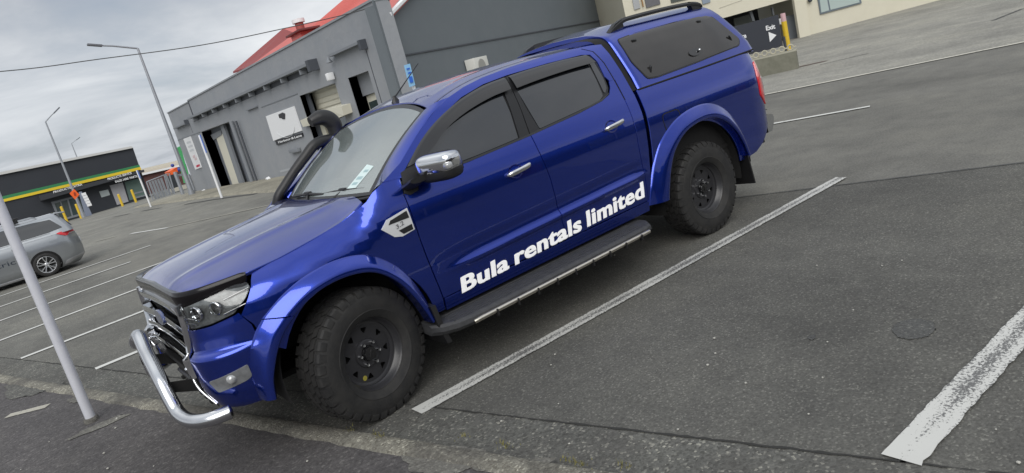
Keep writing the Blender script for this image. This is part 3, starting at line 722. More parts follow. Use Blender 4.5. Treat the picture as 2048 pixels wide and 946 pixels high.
d_ = bq('door_glass', [(109, 407), (120, 404), (129, 436), (120, 438)], .06, GLASSF, B, YB+.01); bq('door_glass', [(122, 403), (134, 400), (143, 432), (132, 435)], .06, GLASSF, B, YB+.01); bq('door_glass', [(137, 399), (160, 393), (170, 424), (146, 431)], .06, GLASSF, B, YB+.01)
bq('light_panel', [(198, 383), (216, 379), (220, 390), (203, 395)], .06, pmat('pale_sign_panel', (.40, .45, .45), .5), B, YB+.01)
bq('roller_door', [(219, 371), (245, 365), (257, 403), (234, 410)], .06, pmat('pale_roller', (.34, .34, .36), .5, var=(2, .6, (.42, .42, .45))), B, YB+.01)
bq('window', [(249, 364), (282, 356), (292, 392), (259, 401)], .06, pmat('green_window', (.10, .16, .14), .15, coat=1.), B, YB+.01)
bq('window_bar', [(266, 386), (286, 381), (287, 384), (267, 389)], .09, GREYT, B, YB+.01); bq('window_bar', [(270, 394), (290, 389), (291, 392), (271, 397)], .09, GREYT, B, YB+.01)
bq('poster', [(157, 384), (162, 383), (174, 414), (169, 416)], .12, GREYT, B, YB+.01)
# price board, yellow bollards
pb = thing('price_board', 'tall grey board with five white price strips beside the shop door', 'sign', tuple(atg(168, 432)))
pbm = prism('post', [aty(157, 384, -66), aty(163, 383, -66), aty(184, 430, -66), aty(171, 433, -66)], (0, .15, 0), pmat('blue_grey_post', (.20, .23, .30), .5), pb)
for k in range(5):
    t = k/5*.62; u, v = 162+22*t, 387+43*t; prism('price_strip', [aty(u, v, -65.8), aty(u+9, v-2.4, -65.8), aty(u+11, v+2.6, -65.8), aty(u+2, v+5, -65.8)], (0, .08, 0), WHT, pb)
bols = [((121, 414), (133, 440), 'yellow bollard standing at the left side of the shop door'), ((151, 409), (161, 431.5), 'yellow bollard between the shop door and the price board'), ((237, 389), (244, 408), 'yellow bollard in front of the pale roller door of the shop'), ((263, 380), (271, 401), 'yellow bollard before the green shop window')]
for tp, bt, lb in bols:
    P = aty(*bt, -64); Q = aty(*tp, -64); Q = np.array([P[0], P[1], Q[2]])
    tag(tube('bollard', [P-np.array([0, 0, .3]), Q, Q+np.array([0, 0, .04])], [.10, .10, .05], YP, None, 12), lb, 'bollard', 'yellow bollards before the black shop')
# building and clutter beyond, between shop and workshop
F_ = thing('low_warehouse', 'low far building with a cream roof edge and brick-red wall', 'building', (-18, -100, -2))
prism('roof', [aty(270, 341, -100), aty(362, 319, -100), aty(366, 332, -100), aty(274, 352, -100)], (0, -12, 0), pmat('cream_metal', (.62, .58, .48), .5), F_)
prism('gutter', [aty(270, 350, -99), aty(366, 328, -99), aty(366, 332, -99), aty(270, 354, -99)], (0, -.4, 0), WHT, F_)
prism('wall', [aty(270, 350, -99.5), aty(372, 328, -99.5), aty(392, 400, -99.5), aty(290, 420, -99.5)], (0, -8, 0), pmat('brick_red', (.085, .030, .028), .8, var=(1.2, .6, (.12, .06, .05))), F_)
gp_ = prism('green_panel', [aty(353, 296, -47), aty(361, 292, -47), aty(380, 358, -47), aty(370, 366, -47)], (0, -.4, 0), pmat('green_hoarding', (.07, .36, .13), .5), None); tag(gp_, 'tall bright green panel standing against the far end of the grey workshop', 'hoarding')
tr_ = thing('parked_truck', 'small truck with orange and blue load behind the steel gates', 'truck', tuple(aty(352, 380, -56)))
prism('cab', [aty(338, 352, -56), aty(352, 346, -56), aty(359, 372, -56), aty(347, 377, -56)], (0, -2, 0), pmat('truck_dark', (.03, .035, .04), .4), tr_)
prism('orange_load', [aty(339, 343, -56), aty(354, 334, -56), aty(356, 343, -56), aty(344, 350, -56)], (0, -2, 0), ORG, tr_)
for (u, v) in ((345, 331), (359, 339)):
    bm = bmesh.new(); bmesh.ops.create_uvsphere(bm, u_segments=12, v_segments=8, radius=.14 if u < 350 else .17, matrix=Matrix.Translation([float(q) for q in aty(u, v, -55.7)])); bmobj('blue_drum', bm, pmat('drum_blue', (.03, .05, .28), .4) if u < 350 else MATS['drum_blue'], tr_)
prism('deck', [aty(347, 376, -56), aty(372, 370, -56), aty(374, 377, -56), aty(349, 383, -56)], (0, -1.6, 0), pmat('deck_cream', (.45, .43, .36), .6), tr_)
# steel gates
def gate(pl_, lb, y=-52, n=6):
    g = thing('steel_gate', lb, 'gate', tuple(aty(*pl_[3], y)), 'steel gates beside the grey workshop')
    P = [aty(*q, y) for q in pl_]; ed_ = bmesh.new(); add_tube(ed_, P+[P[0]], .05, 6); bmobj('gate_frame', ed_, GALV, g)
    bm = bmesh.new()
    for k in range(1, n):
        t = k/n; add_box(bm, ((P[0]*(1-t)+P[1]*t)+(P[3]*(1-t)+P[2]*t))/2, (abs(P[1][0]-P[0][0])/n*.75, .04, abs(P[0][2]-P[3][2])*.96))
    bmobj('gate_infill', bm, pmat_once('gate_mesh'), g)
    return g
gate([(293, 364), (328, 350), (340, 394), (307, 402)], 'galvanised steel gate standing nearest to the black shop')
gate([(330, 349), (338, 347), (351, 392), (343, 395)], 'narrow galvanised gate leaf between the wide gate and the parked truck', n=2)
for (a, b, lb) in (((349, 344), (367, 391), 'grey steel post behind the street lamp foot, left of it'), ((372, 350), (390, 386), 'short pale post between the street lamp and the workshop wall')):
    P = atg(*b); Q = aty(*a, P[1]); tag(tube('steel_post', [P, (P[0], P[1], Q[2])], .10, GALV, None, 8), lb, 'post')
# ---- cream building on the right
CB = thing('cream_building', 'cream rendered building with a dark carport opening at the upper right', 'building', (-26.2, -11.1, 0))
b1, b2 = atz(1617, 71), atz(1880, 0); dC = (b2-b1)/np.linalg.norm(b2-b1); nC = np.array([dC[1], -dC[0], 0]); nC = nC if np.dot(nC, CAM-b1) > 0 else -nC
def cq(name, pts, depth, mat, off=0., parent=None): return prism(name, [atp(u, v, b1+nC*off, nC) for u, v in pts], nC*depth, mat, parent or CB)
CT = 5.2
def cw_(name, u0v0, u1v1, depth, mat, off=0., z0=None, zt=CT):
    A = atp(*u0v0, b1+nC*off, nC); B = atp(*u1v1, b1+nC*off, nC); A2 = np.array([A[0], A[1], zt]); B2 = np.array([B[0], B[1], zt])
    return prism(name, [A, B, B2, A2], nC*depth, mat, CB)
Bq = b1+dC*9.; Bq[2] = -.1; A0q = atp(1617.5, 71, b1, nC); A0q[2] = -.1
prism('wall', [A0q, Bq, np.array([Bq[0], Bq[1], CT]), np.array([A0q[0], A0q[1], CT])], -nC*6, CREAM, CB)
rl = atp(1262, 8, b1, nC); prism('roof_edge', [np.array([rl[0], rl[1], CT])+nC*.15, np.array([Bq[0], Bq[1], CT])+nC*.15+dC*.15, np.array([Bq[0], Bq[1], CT+.25])+nC*.15+dC*.15, np.array([rl[0], rl[1], CT+.25])+nC*.15], -nC*6.3, pmat('roof_edge_grey', (.22, .23, .24), .6), CB)
q0 = atp(1595.5, 76, b1+nC*.0, nC); q1 = atp(1618, 71, b1, nC); q0[2] = q1[2] = -.05
prism('pier', [q0, q1, np.array([q1[0], q1[1], CT-.01]), np.array([q0[0], q0[1], CT-.01])], nC*.18, CREAM, CB)
cq('window_frame', [(1636, 7), (1639.5, 29), (1722, 6.5), (1712, -30), (1632, -12)], .06, pmat('grey_window_frame', (.14, .17, .20), .5), .002)
cq('window_pane', [(1638, -2), (1641.5, 25.5), (1657, 21), (1652, -6)], .05, pmat('pale_window_glass', (.42, .50, .48), .15, coat=1.), .03)
cq('window_pane', [(1655, -6), (1660, 20), (1718, 5), (1709, -26)], .05, MATS['pale_window_glass'], .03)
bm = bmesh.new(); bmesh.ops.create_uvsphere(bm, u_segments=10, v_segments=8, radius=.09, matrix=Matrix.Translation([float(q) for q in atp(1620, 0, b1+nC*.1, nC)])); bmobj('wall_light', bm, TRIMD, CB)
l0, l1 = atp(1458, 33, b1, nC), atp(1584, -2.5, b1, nC); l1 = np.array([q0[0], q0[1], l1[2]]); lz = (l0[2]+l1[2])/2
lA = rl.copy(); lB = l1.copy(); la_ = l0+(l0-l1)*((np.linalg.norm((rl-l1)[:2])/np.linalg.norm((l0-l1)[:2]))-1)
prism('lintel_wall', [np.array([rl[0], rl[1], l0[2]]), l0, l1, np.array([l1[0], l1[1], CT]), np.array([rl[0], rl[1], CT])], -nC*.5, CREAM, CB)
prism('end_wall', [np.array([rl[0], rl[1], -.1]), np.array([rl[0], rl[1], -.1])-dC*.01-dC*.3, np.array([rl[0], rl[1], CT])-dC*.31, np.array([rl[0], rl[1], CT])], -nC*6, CREAM, CB)
cq('wall_joint', [(1438, 16), (1484, 0), (1484.5, .8), (1438.5, 17)], .01, pmat('joint_grey', (.42, .40, .33), .7), .002)
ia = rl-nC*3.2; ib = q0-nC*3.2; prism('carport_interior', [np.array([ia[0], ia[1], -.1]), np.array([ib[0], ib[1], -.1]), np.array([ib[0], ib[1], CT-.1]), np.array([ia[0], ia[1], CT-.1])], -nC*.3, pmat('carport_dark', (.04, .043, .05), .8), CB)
cq('carport_post', [(1497, 24), (1502, 22), (1508, 42), (1503, 43)], .1, pmat('post_grey', (.10, .11, .12), .6), -.4); cq('carport_post', [(1541, 16), (1543.5, 15), (1547, 30), (1544, 31)], .1, MATS['post_grey'], -.4)
cq('garage_window', [(1466, 38), (1497, 29), (1505, 46), (1470, 58)], .05, pmat('dim_window', (.08, .09, .08), .3), -1.2)
cq('block_wall', [(1560, 36), (1590, 28), (1597, 76), (1570, 84)], .08, pmat('grey_block', (.20, .22, .24), .7), -.8)
cq('stripe_panel', [(1264, 0), (1276, -4), (1280, 16), (1268, 20)], .06, pmat('grey_panel', (.36, .37, .38), .5), .0); cq('copper_pipe', [(1281, -4), (1283, -4), (1287, 14), (1285, 14)], .08, pmat('copper_brown', (.32, .18, .07), .5), .06)
cq('stripe_panel', [(1288, -6), (1316, -12), (1320, 8), (1292, 16)], .06, pmat('dark_panel', (.12, .12, .13), .5), .0); cq('window_pane', [(1338, -16), (1372, -24), (1376, -2), (1342, 6)], .05, MATS['dim_window'], .0); cq('stripe_panel', [(1401, -10), (1416, -14), (1420, 4), (1405, 9)], .06, pmat('blue_grey_panel', (.22, .27, .33), .5), .0)
# low block wall with the exit board and a bollard behind it
w0, w1 = atz(1440, 172), atz(1597, 137.5); dW = (w1-w0)/np.linalg.norm(w1-w0); nW = np.array([dW[1], -dW[0], 0]); nW = nW if np.dot(nW, CAM-w0) > 0 else -nW
def wq(name, pts, depth, mat, off=0., parent=None): return prism(name, [atp(u, v, w0+nW*off, nW) for u, v in pts], nW*depth, mat, parent)
LW = thing('low_concrete_wall', 'low mossy concrete wall with a pierced block top row behind the tail of the pickup', 'wall', tuple(w1))
wtop = atp(1591, 102, w1, nW)[2]; MOSS = pmat('mossy_concrete', (.15, .15, .115), .85, bump=(20, .4, .01), var=(4, .8, (.22, .215, .17)))
wa = w0-dW*1.2
prism('wall_body', [wa-np.array([0, 0, .1]), w1-np.array([0, 0, .1]), w1+np.array([0, 0, wtop]), wa+np.array([0, 0, wtop])], -nW*.32, MOSS, LW)
prism('coping', [wa+np.array([0, 0, wtop]), w1+dW*.02+np.array([0, 0, wtop]), w1+dW*.02+np.array([0, 0, wtop+.03]), wa+np.array([0, 0, wtop+.03])], -nW*.34, pmat('pale_coping', (.36, .35, .28), .8), LW)
Lw = float(np.linalg.norm(w1-wa)); nb_ = int(Lw/.20)
for k in range(nb_):
    c_ = wa+dW*(Lw-.11-.20*k)+nW*-.12+np.array([0, 0, wtop+.105])
    if k > 9: break
    bm = bmesh.new(); add_tube(bm, [c_+dW*.062*math.cos(a)+np.array([0, 0, .062*math.sin(a)]) for a in np.linspace(0, 2*math.pi, 15)], .018, 6, False); add_box(bm, c_+dW*.10, (.06, .04, .03), Matrix.Rotation(math.atan2(dW[1], dW[0]), 3, 'Z')); bmobj('pierced_block', bm, pmat_once('block_pale'), LW)
EB = thing('exit_board', 'dark board with the white word Exit and an arrow behind the low wall', 'sign', tuple(w1-nW*.4))
o5 = -.42
eb = wq('board', [(1440, 60), (1497, 46), (1556.5, 29), (1566, 92), (1507, 107), (1440, 124)], .05, pmat('board_charcoal', (.030, .034, .045), .5), o5, EB)
for dd in (.25, 1.2): q = w1-dW*dd-nW*.45; box('leg', q+np.array([0, 0, .4]), (.05, .05, .8), TRIMD, EB)
Ta, Tb, Tc = [atp(u, v, w0+nW*(o5+.056), nW) for u, v in ((1532.5, 61), (1551, 56.5), (1531.2, 52))]
text_on('exit_lettering', 'Exit', lambda a, b: Ta+(Tb-Ta)*a+(Tc-Ta)*b, WHT, EB, .03)
wq('arrow', [(1537, 64), (1553, 70), (1540, 84)], .012, WHT, o5+.052, EB)
Ta2, Tb2 = atp(1462, 83, w0+nW*(o5+.056), nW), atp(1493, 75, w0+nW*(o5+.056), nW)
text_on('sign_word', 'Entrance', lambda a, b: Ta2+(Tb2-Ta2)*a+np.array([0, 0, .115])*b*1.0, WHT, EB, .03)
P = atp(1577, 100, w0-nW*.7, nW); Q = atp(1568, 26, w0-nW*.7, nW); R2 = atp(1570.5, 42, w0-nW*.7, nW)
yb_ = thing('striped_bollard', 'yellow post with a pink and white top behind the low wall', 'bollard', (P[0], P[1], 0))
tube('shaft', [(P[0], P[1], 0), (P[0], P[1], R2[2])], .065, YP, yb_, 14); tube('reflective_top', [(P[0], P[1], R2[2]), (P[0], P[1], Q[2])], .062, pmat('pink_reflector', (.62, .40, .42), .4), yb_, 14)
box('white_tag', (P[0]-dW[0]*.11, P[1]-dW[1]*.11, R2[2]+.02), (.03, .10, .14), WHT, yb_)
# ---- unseen frontage added behind the camera to darken the pickup's reflections
SF = thing('added_frontage', 'unseen dark single storey frontage added to be mirrored in the flank and windows of the pickup', 'building', (-9, 16, 0))
prism('wall', [(-46, 16, -.2), (14, 16, -.2), (14, 16, 3.2), (-4, 16, 3.2), (-4, 16, 3.9), (-18, 16, 3.9), (-18, 16, 3.0), (-46, 16, 3.0)], (0, 7, 0), pmat('frontage_brick', (.055, .050, .048), .8, bump=(8, .3, .02), var=(2, .5, (.08, .072, .066))), SF)
wm = pmat('frontage_glass', (.05, .06, .07), .08, coat=1.); wf = pmat('frontage_trim', (.30, .29, .27), .6)
for k in range(13):
    x = -43+4.3*k
    if k % 3 != 1: a_ = box('shop_window', (x, 15.97, 1.45), (2.8, .08, 1.9), wm, SF); box('frame', (x, 15.94, 1.45), (.08, .08, 1.9), wf, a_)
    else: a_ = box('door', (x, 15.97, 1.1), (1.1, .08, 2.3), pmat_once('frontage_door'), SF); box('handle', (x+.4, 15.9, 1.1), (.04, .06, .25), SATIN, a_)
# ================================================================== POLES, LAMPS, SIGNS, WIRE
def lamp(base, top, arm, head, lb, r=.07, y=None, s=1.):
    B0_ = atg(*base); yy = B0_[1] if y is None else y
    if y is not None: B0_ = aty(base[0], base[1], y)
    Tq = aty(*top, yy); A_ = aty(*arm, yy)
    t = thing('street_lamp', lb, 'street lamp', tuple(B0_), 'street lamps over the car park')
    tp = np.array([Tq[0], yy, Tq[2]]); bs = np.array([B0_[0], yy, B0_[2]])
    tube('pole', [bs, bs*.7+tp*.3, tp], [r*1.5, r*1.15, r*.65], GALV, t, 12)
    tube('arm', [tp, tp*.35+A_*.65+np.array([0, 0, .03]), A_], [r*.55, r*.5, r*.45], GALV, t, 8)
    d = A_-tp; d /= np.linalg.norm(d); q = A_+d*.18*s
    box('lamp_head', q, (.62*s, .26*s, .09*s), pmat_once('lamp_head'), t, rot=Vector((1, 0, 0)).rotation_difference(Vector(d)).to_matrix(), bev=.02)
    tube('base_plate', [bs-np.array([0, 0, .1]), bs+np.array([0, 0, .25])], r*2.0, GALV, t, 12)
lamp((385.5, 391), (275.4, 96.8), (198, 91), None, 'tall galvanised street lamp nearest the workshop, its arm reaching left', .085)
lamp((167, 432), (91, 243.4), (110, 224), None, 'galvanised street lamp before the black shop with the orange sign on it', .08, y=-60)
lamp((160, 330), (143, 287), (154, 279), None, 'small distant street lamp showing above the roof of the black shop', .07, y=-110)
P = aty(148.5, 388, -59.2); og = thing('roadworks_sign', 'orange diamond warning sign fixed on the street lamp before the black shop', 'road sign', tuple(P))
prism('panel', [aty(139, 387, -59.2), aty(148, 378, -59.2), aty(159, 389, -59.2), aty(150, 399, -59.2)], (0, -.04, 0), ORG, og)
prism('symbol', [aty(147, 385, -59.15), aty(150, 384, -59.15), aty(152, 391, -59.15), aty(149, 392, -59.15)], (0, .01, 0), pmat('symbol_red', (.30, .03, .01), .5), og)
def signpost(base, top, sb, lb, mat, wpx=None):
    B0_ = atg(*base); T_ = aty(*top, B0_[1]); S_ = aty(*sb, B0_[1])
    t = thing('parking_sign', lb, 'sign', tuple(B0_), 'blue parking signs on white poles')
    tube('pole', [B0_-np.array([0, 0, .1]), (B0_[0], B0_[1], T_[2])], .045, WHT, t, 10)
    rz = Matrix.Rotation(R_(12), 3, 'Z')
    box('panel', (B0_[0]-.03, B0_[1]+.02, (T_[2]+S_[2])/2), (.03, .30, T_[2]-S_[2]), mat, t, rot=Matrix.Rotation(R_(-16), 3, 'Z'))
signpost((444, 396), (403.5, 269), (414, 305), 'slim white pole with an edge-on blue sign in front of the workshop doors', BLUE)
signpost((302, 414), (272, 341), (279, 357), 'slim white pole with a small blue sign before the green shop window', BLUE)
t = thing('parking_sign', 'light blue parking sign on a white pole showing above the cab roof', 'sign', tuple(aty(836, 300, -9)), 'blue parking signs on white poles')
P = aty(827, 172, -9); tube('pole', [(P[0], P[1], 0), (P[0], P[1], P[2])], .035, WHT, t, 10)
pn = prism('panel', [aty(808.5, 130.5, -8.9), aty(820, 127, -8.9), aty(830.5, 170, -8.9), aty(819.5, 174, -8.9)], (0, -.02, 0), pmat('pale_blue_sign', (.26, .50, .74), .4), t)
prism('panel_mark', [aty(817.5, 154, -8.88), aty(824, 152, -8.88), aty(827, 164, -8.88), aty(820.5, 166, -8.88)], (0, .004, 0), pmat('deep_blue_mark', (.03, .14, .60), .4), t)
for k in (0, 1): prism('panel_mark', [aty(813+k*2.6, 137+k*8, -8.88), aty(819+k*2.6, 135+k*8, -8.88), aty(820+k*2.6, 138+k*8, -8.88), aty(814+k*2.6, 140+k*8, -8.88)], (0, .004, 0), MATS['deep_blue_mark'], t)
# near leaning white pole on the footpath
P = atz(184, 842, .04); Q = aty(10, 437, P[1]+.02); d = Q-P
pole = tube('white_pole', [P-d*.02, P+d*1.0, P+d*2.2], .035, pmat('white_pole_paint', (.60, .61, .65), .35, coat=.3, var=(14, .35, (.50, .51, .57))), None, 24); tag(pole, 'plain white steel pole set in the footpath beside the pickup nose', 'pole')
tube('pole_footing', [P-d*.03, P+d*.015, P+d*.022], [.052, .052, .044], PATCHM, pole, 14)
# overhead wire
wpts = [aty(-420, 168, -16), aty(0, 143, -15.5), aty(200, 118, -15), aty(400, 90.7, -14.2), aty(563, 58, -13.4), aty(725, 20, -12.4), aty(800, -10, -11.8)]
tag(tube('overhead_wire', wpts, .011, pmat('wire_black', (.05, .05, .05), .6), None, 6, 6), 'thin overhead wire sagging across the cloudy sky', 'wire')
# ================================================================== SILVER WAGON
SILV = pmat('silver_car_paint', (.36, .38, .40), .28, .75, coat=1.)
CY = -14.63
WG = thing('station_wagon', 'silver station wagon with dark windows parked across the bays, cut off by the left edge', 'car', (1.9, CY, 0))
def tab(pts): return lambda v: float(np.interp(v, [p[0] for p in pts], [p[1] for p in pts]))
ly = tab([(.10, .64), (.2, .695), (.3, .715), (.45, .728), (.62, .735), (.74, .722), (.80, .705), (.86, .685)])
lr = tab([(.10, .14), (.2, .04), (.25, -.005), (.45, -.02), (.60, -.005), (.8, .03), (.86, .06)]); lf = tab([(.10, 3.75), (.2, 3.86), (.4, 3.93), (.6, 3.90), (.72, 3.75), (.80, 3.45), (.86, 3.0)])
def WL(s, z, sd=1):
    e = sm(s/.09)*sm((1-s)/.12); return np.array([lr(z)*(1-s)+lf(z)*s+(.16*(1-sm(s/.09))*0), CY+sd*ly(z)*(.60+.40*math.sqrt(max(0, e))), z])
rings = []
for s in (0, .004, .012, .025, .05, .08, .12, .2, .35, .5, .65, .8, .88, .94, .98, 1.):
    zs = [.10, .15, .2, .24, .3, .38, .46, .54, .62, .68, .74, .79, .83, .86]
    rings.append([WL(s, z) for z in zs]+[np.array([WL(s, .86)[0], CY, .88])]+[WL(s, z, -1) for z in zs[::-1]])
loft('body', rings, SILV, WG, closed=True, caps=True, angle=50)
gy = tab([(.84, .700), (.9, .672), (1.0, .632), (1.1, .594), (1.2, .553), (1.235, .530), (1.26, .49), (1.28, .38), (1.292, .2), (1.297, 0)])
grx = tab([(.84, .04), (.92, .06), (1.0, .095), (1.1, .145), (1.2, .20), (1.25, .23), (1.297, .33)]); gfx = tab([(.84, 3.02), (1.0, 2.62), (1.2, 2.15), (1.25, 1.98), (1.297, 1.7)])
def WGH(s, z, sd=1):
    e = sm(s/.05); return np.array([grx(z)*(1-s)+gfx(z)*s, CY+sd*gy(z)*(.80+.20*math.sqrt(e))*(1-.08*sm((s-.75)/.25)), z])
rings = []
for s in (0, .005, .015, .03, .05, .1, .3, .5, .7, .85, .95, 1.):
    zs = [.84, .9, 1.0, 1.1, 1.2, 1.235, 1.26, 1.28, 1.292]
    rings.append([WGH(s, z) for z in zs]+[WGH(s, 1.297)]+[WGH(s, z, -1) for z in zs[::-1]])
loft('cabin', rings, SILV, WG, closed=True, caps=True, angle=50)
def gx(x, z): return (x-grx(z))/(gfx(z)-grx(z))
def GS(sd): return lambda x, z: WGH(min(1, max(0, gx(x, z))), z, sd)
def LS(sd): return lambda x, z: WL(min(1, max(0, (x-lr(z))/(lf(z)-lr(z)))), z, sd)
for sd in (1, -1):
    O = (0, sd, 0)
    sheet('side_window', rnd([(.235, .945), (.40, 1.175), (.75, 1.205), (1.06, 1.215), (1.085, .905), (.56, .910)], .02), GS(sd), TINT, WG, .1, .1, .004, O, .006)
    sheet('side_window', [(1.10, .905), (1.075, 1.215), (1.5, 1.215), (1.62, 1.21), (1.62, .895)], GS(sd), TINT, WG, .1, .1, .004, O, .006)
    sheet('side_window', [(1.66, .895), (1.66, 1.21), (2.02, 1.205), (2.25, 1.08), (2.66, .89)], GS(sd), TINT, WG, .1, .1, .004, O, .006)
    sheet('belt_trim', [(.50, .893), (2.7, .868), (2.7, .885), (.50, .906)], GS(sd), SILV, WG, .1, .1, .004, O, .012)
    tl_ = sheet('tail_light', rnd([(.40, .842), (.20, .895), (.045, .84), (.02, .775), (.24, .745)], .012), LS(sd) if False else (lambda x, z: LS(sd)(x, min(z, .86))+np.array([0, sd*(-.02 if z > .86 else 0), 0])), REDL, WG, .04, .04, .02, O, .016)
    sheet('lamp_lens', [(.16, .79), (.05, .785), (.05, .765), (.20, .762)], LS(sd), CLEARL, tl_, .04, .04, .01, O, .024)
    for x in (1.145, 2.02): sheet('door_seam', [(x, .16), (x+.008, .16), (x-.02, .85), (x-.028, .85)], LS(sd), DARK, WG, .1, .1, 0, O, .004)
    sheet('fuel_door', rnd([(.57, .80), (.405, .79), (.41, .675), (.59, .685)], .02), LS(sd), pmat('silver_shade', (.32, .34, .36), .3, .7, coat=1.) if sd == 1 else MATS['silver_shade'], WG, .05, .05, .003, O, .003)
    for hx in (1.21, 2.1):
        P = LS(sd)(hx, .785); box('door_handle', P+np.array([0, sd*.015, 0]), (.15, .03, .022), SILV, WG, bev=.006)
        box('handle_gap', P+np.array([0, sd*.003, -.02]), (.13, .01, .012), DARK, WG)
    for cx in (.79, 2.98):
        sheet('wheel_arch', [(cx+.305*math.cos(a), .262+.305*math.sin(a)) for a in np.linspace(-.55, math.pi+.55, 24)], LS(sd), DARK, WG, .06, .06, .0, O, .003)
        bm = bmesh.new(); lathe(bm, [(.17, .095), (.19, .11), (.225, .112), (.25, .10), (.262, .07), (.262, -.07), (.25, -.1), (.18, -.1)], 40)
        wt = bmobj('wheel', bm, RUBBER, None); wt.parent = WG; wt.location = (cx-1.9, sd*.645, .262); wt.rotation_euler = (0, 0, 0 if sd == 1 else math.pi)
        bm = bmesh.new(); lathe(bm, [(.178, .085), (.186, .104), (.180, .106), (.168, .095), (.16, .05), (.16, .0)], 40); lathe(bm, [(.045, .088), (.035, .094), (.001, .096)], 20)
        for k in range(5):
            for dd in (-.17, .17):
                a = 2*math.pi*k/5+.35; a1 = a+dd*.75; a2 = a+dd*1.35
                p = np.array([.035*math.cos(a1), .088, .035*math.sin(a1)]); q = np.array([.176*math.cos(a2), .096, .176*math.sin(a2)]); add_tube(bm, [p, q], [.011, .015], 6)
        rm = bmobj('alloy_rim', bm, pmat_once('alloy'), None); rm.parent = wt
        bm = bmesh.new(); lathe(bm, [(.17, .03), (.001, .03)], 24); bk = bmobj('brake', bm, DARK, None); bk.parent = wt
    sheet('bumper_insert', [(.02, .22), (.02, .275), (.40, .225), (.47, .15), (.40, .145)], LS(sd), pmat_once('pale_silver'), WG, .05, .05, .004, O, .004)
for sd in (1, -1): sheet('sill_sheen', [(1.12, .11), (1.12, .15), (2.66, .15), (2.66, .11)], LS(sd), MATS['pale_silver'], WG, .2, .1, .01, (0, sd, 0), .012)  # pale strip: the sill's reflected light put into its colour
prism('rear_window', [(.055, CY-.50, .93), (.055, CY+.50, .93), (.215, CY+.44, 1.19), (.215, CY-.44, 1.19)], (-.02, 0, .01), TINT, WG)
box('rear_spoiler', (.17, CY, 1.262), (.20, .92, .028), SILV, WG, rot=Matrix.Rotation(R_(-8), 3, 'Y'), bev=.008)
box('number_plate', (-.035, CY, .55), (.02, .36, .10), WHT, WG)
for sd in (1, -1):
    tube('roof_rail', [(.62, CY+sd*.46, 1.275), (.70, CY+sd*.46, 1.31), (1.9, CY+sd*.46, 1.325), (1.98, CY+sd*.46, 1.29)], .014, SILV, WG, 8)
rk = box('roof_mount', (1.03, CY+.44, 1.33), (.14, .09, .09), BLK, WG, bev=.015); box('mount_clamp', (1.0, CY+.44, 1.39), (.13, .05, .03), BLK, rk, bev=.01); box('roof_mount', (1.03, CY-.44, 1.33), (.14, .09, .09), BLK, WG, bev=.015)
tube('cross_bar', [(1.03, CY-.5, 1.375), (1.03, CY+.5, 1.375)], .018, BLK, WG, 8)
text_on('door_lettering', 'Electric', lambda a, b: LS(1)(2.06-a*.76, .475+.105*b+.02*(1-a))+np.array([0, .006, 0]), pmat('dark_lettering', (.03, .04, .06), .4), WG, .0, 1., 8)
# ================================================================== THE BLUE PICKUP
# x forward from the front axle, y to its left (towards the camera), z up
TR = thing('pickup_truck', 'blue double-cab pickup truck with canopy, snorkel and black wheels, nose over the kerb', 'pickup truck')
_pl = [(.804, 0), (.804, .15), (.805, .3), (.807, .5), (.806, .6), (.78, .70), (.70, .78), (.58, .845), (.45, .885), (.30, .908), (.1, .92), (-.3, .92), (-1, .92), (-2, .92),
       (-3, .92), (-3.9, .92), (-4.1, .915), (-4.22, .895), (-4.30, .855), (-4.345, .79), (-4.37, .68), (-4.38, .4), (-4.385, 0)]
_pp = np.array([p[:2] for p in spl3([(a, b, 0) for a, b in _pl], 12)])
_sl = np.concatenate([[0], np.cumsum(np.linalg.norm(np.diff(_pp, axis=0), axis=1))])
def planp(s):
    return np.array([np.interp(s, _sl, _pp[:, 0]), np.interp(s, _sl, _pp[:, 1])])
def plann(s):
    a = planp(max(0, s-.012)); b = planp(min(_sl[-1], s+.012)); t = (b-a)/np.linalg.norm(b-a)
    return np.array([t[1], -t[0]])
def s_of_x(x): return float(np.interp(-x, -_pp[:, 0], _sl))
def s_of_y(y): i = len(_sl)//2; return float(np.interp(y, _pp[:i, 1][:np.argmax(_pp[:i, 1] >= .9199)], _sl[:np.argmax(_pp[:i, 1] >= .9199)]))
TP = Tab([(.30, .86), (.40, .885), (.50, .905), (.60, .916), (.72, .919), (.80, .9195), (.87, .9205), (.95, .922), (1.02, .9215), (1.08, .916), (1.14, .906), (1.20, .892), (1.26, .874), (1.31, .856), (1.5, .785), (1.62, .735), (1.70, .69), (1.74, .66), (1.765, .62)], .014)
TB = lambda z, x: TP(z)+.017*math.exp(-((z-.664+.030*(x+.6))/.023)**2)-.007*math.exp(-((z-.735+.030*(x+.6))/.034)**2)
TF = Tab([(.34, -.07), (.42, -.012), (.50, .020), (.60, .040), (.70, .049), (.722, .046), (.738, .012), (.80, .002), (.88, -.006), (1.0, -.012), (1.08, -.03)], .005)
ZTOP = Tab([(-4, 1.25), (-.30, 1.24), (-.22, 1.195), (-.12, 1.155), (.06, 1.122), (.28, 1.088), (.45, 1.072), (.62, 1.056), (.85, 1.042)], .03)
ROLL = Tab([(-.1, .19), (0, .118), (.03, .078), (.07, .038), (.12, .012), (.20, 0), (.4, 0)], .008)
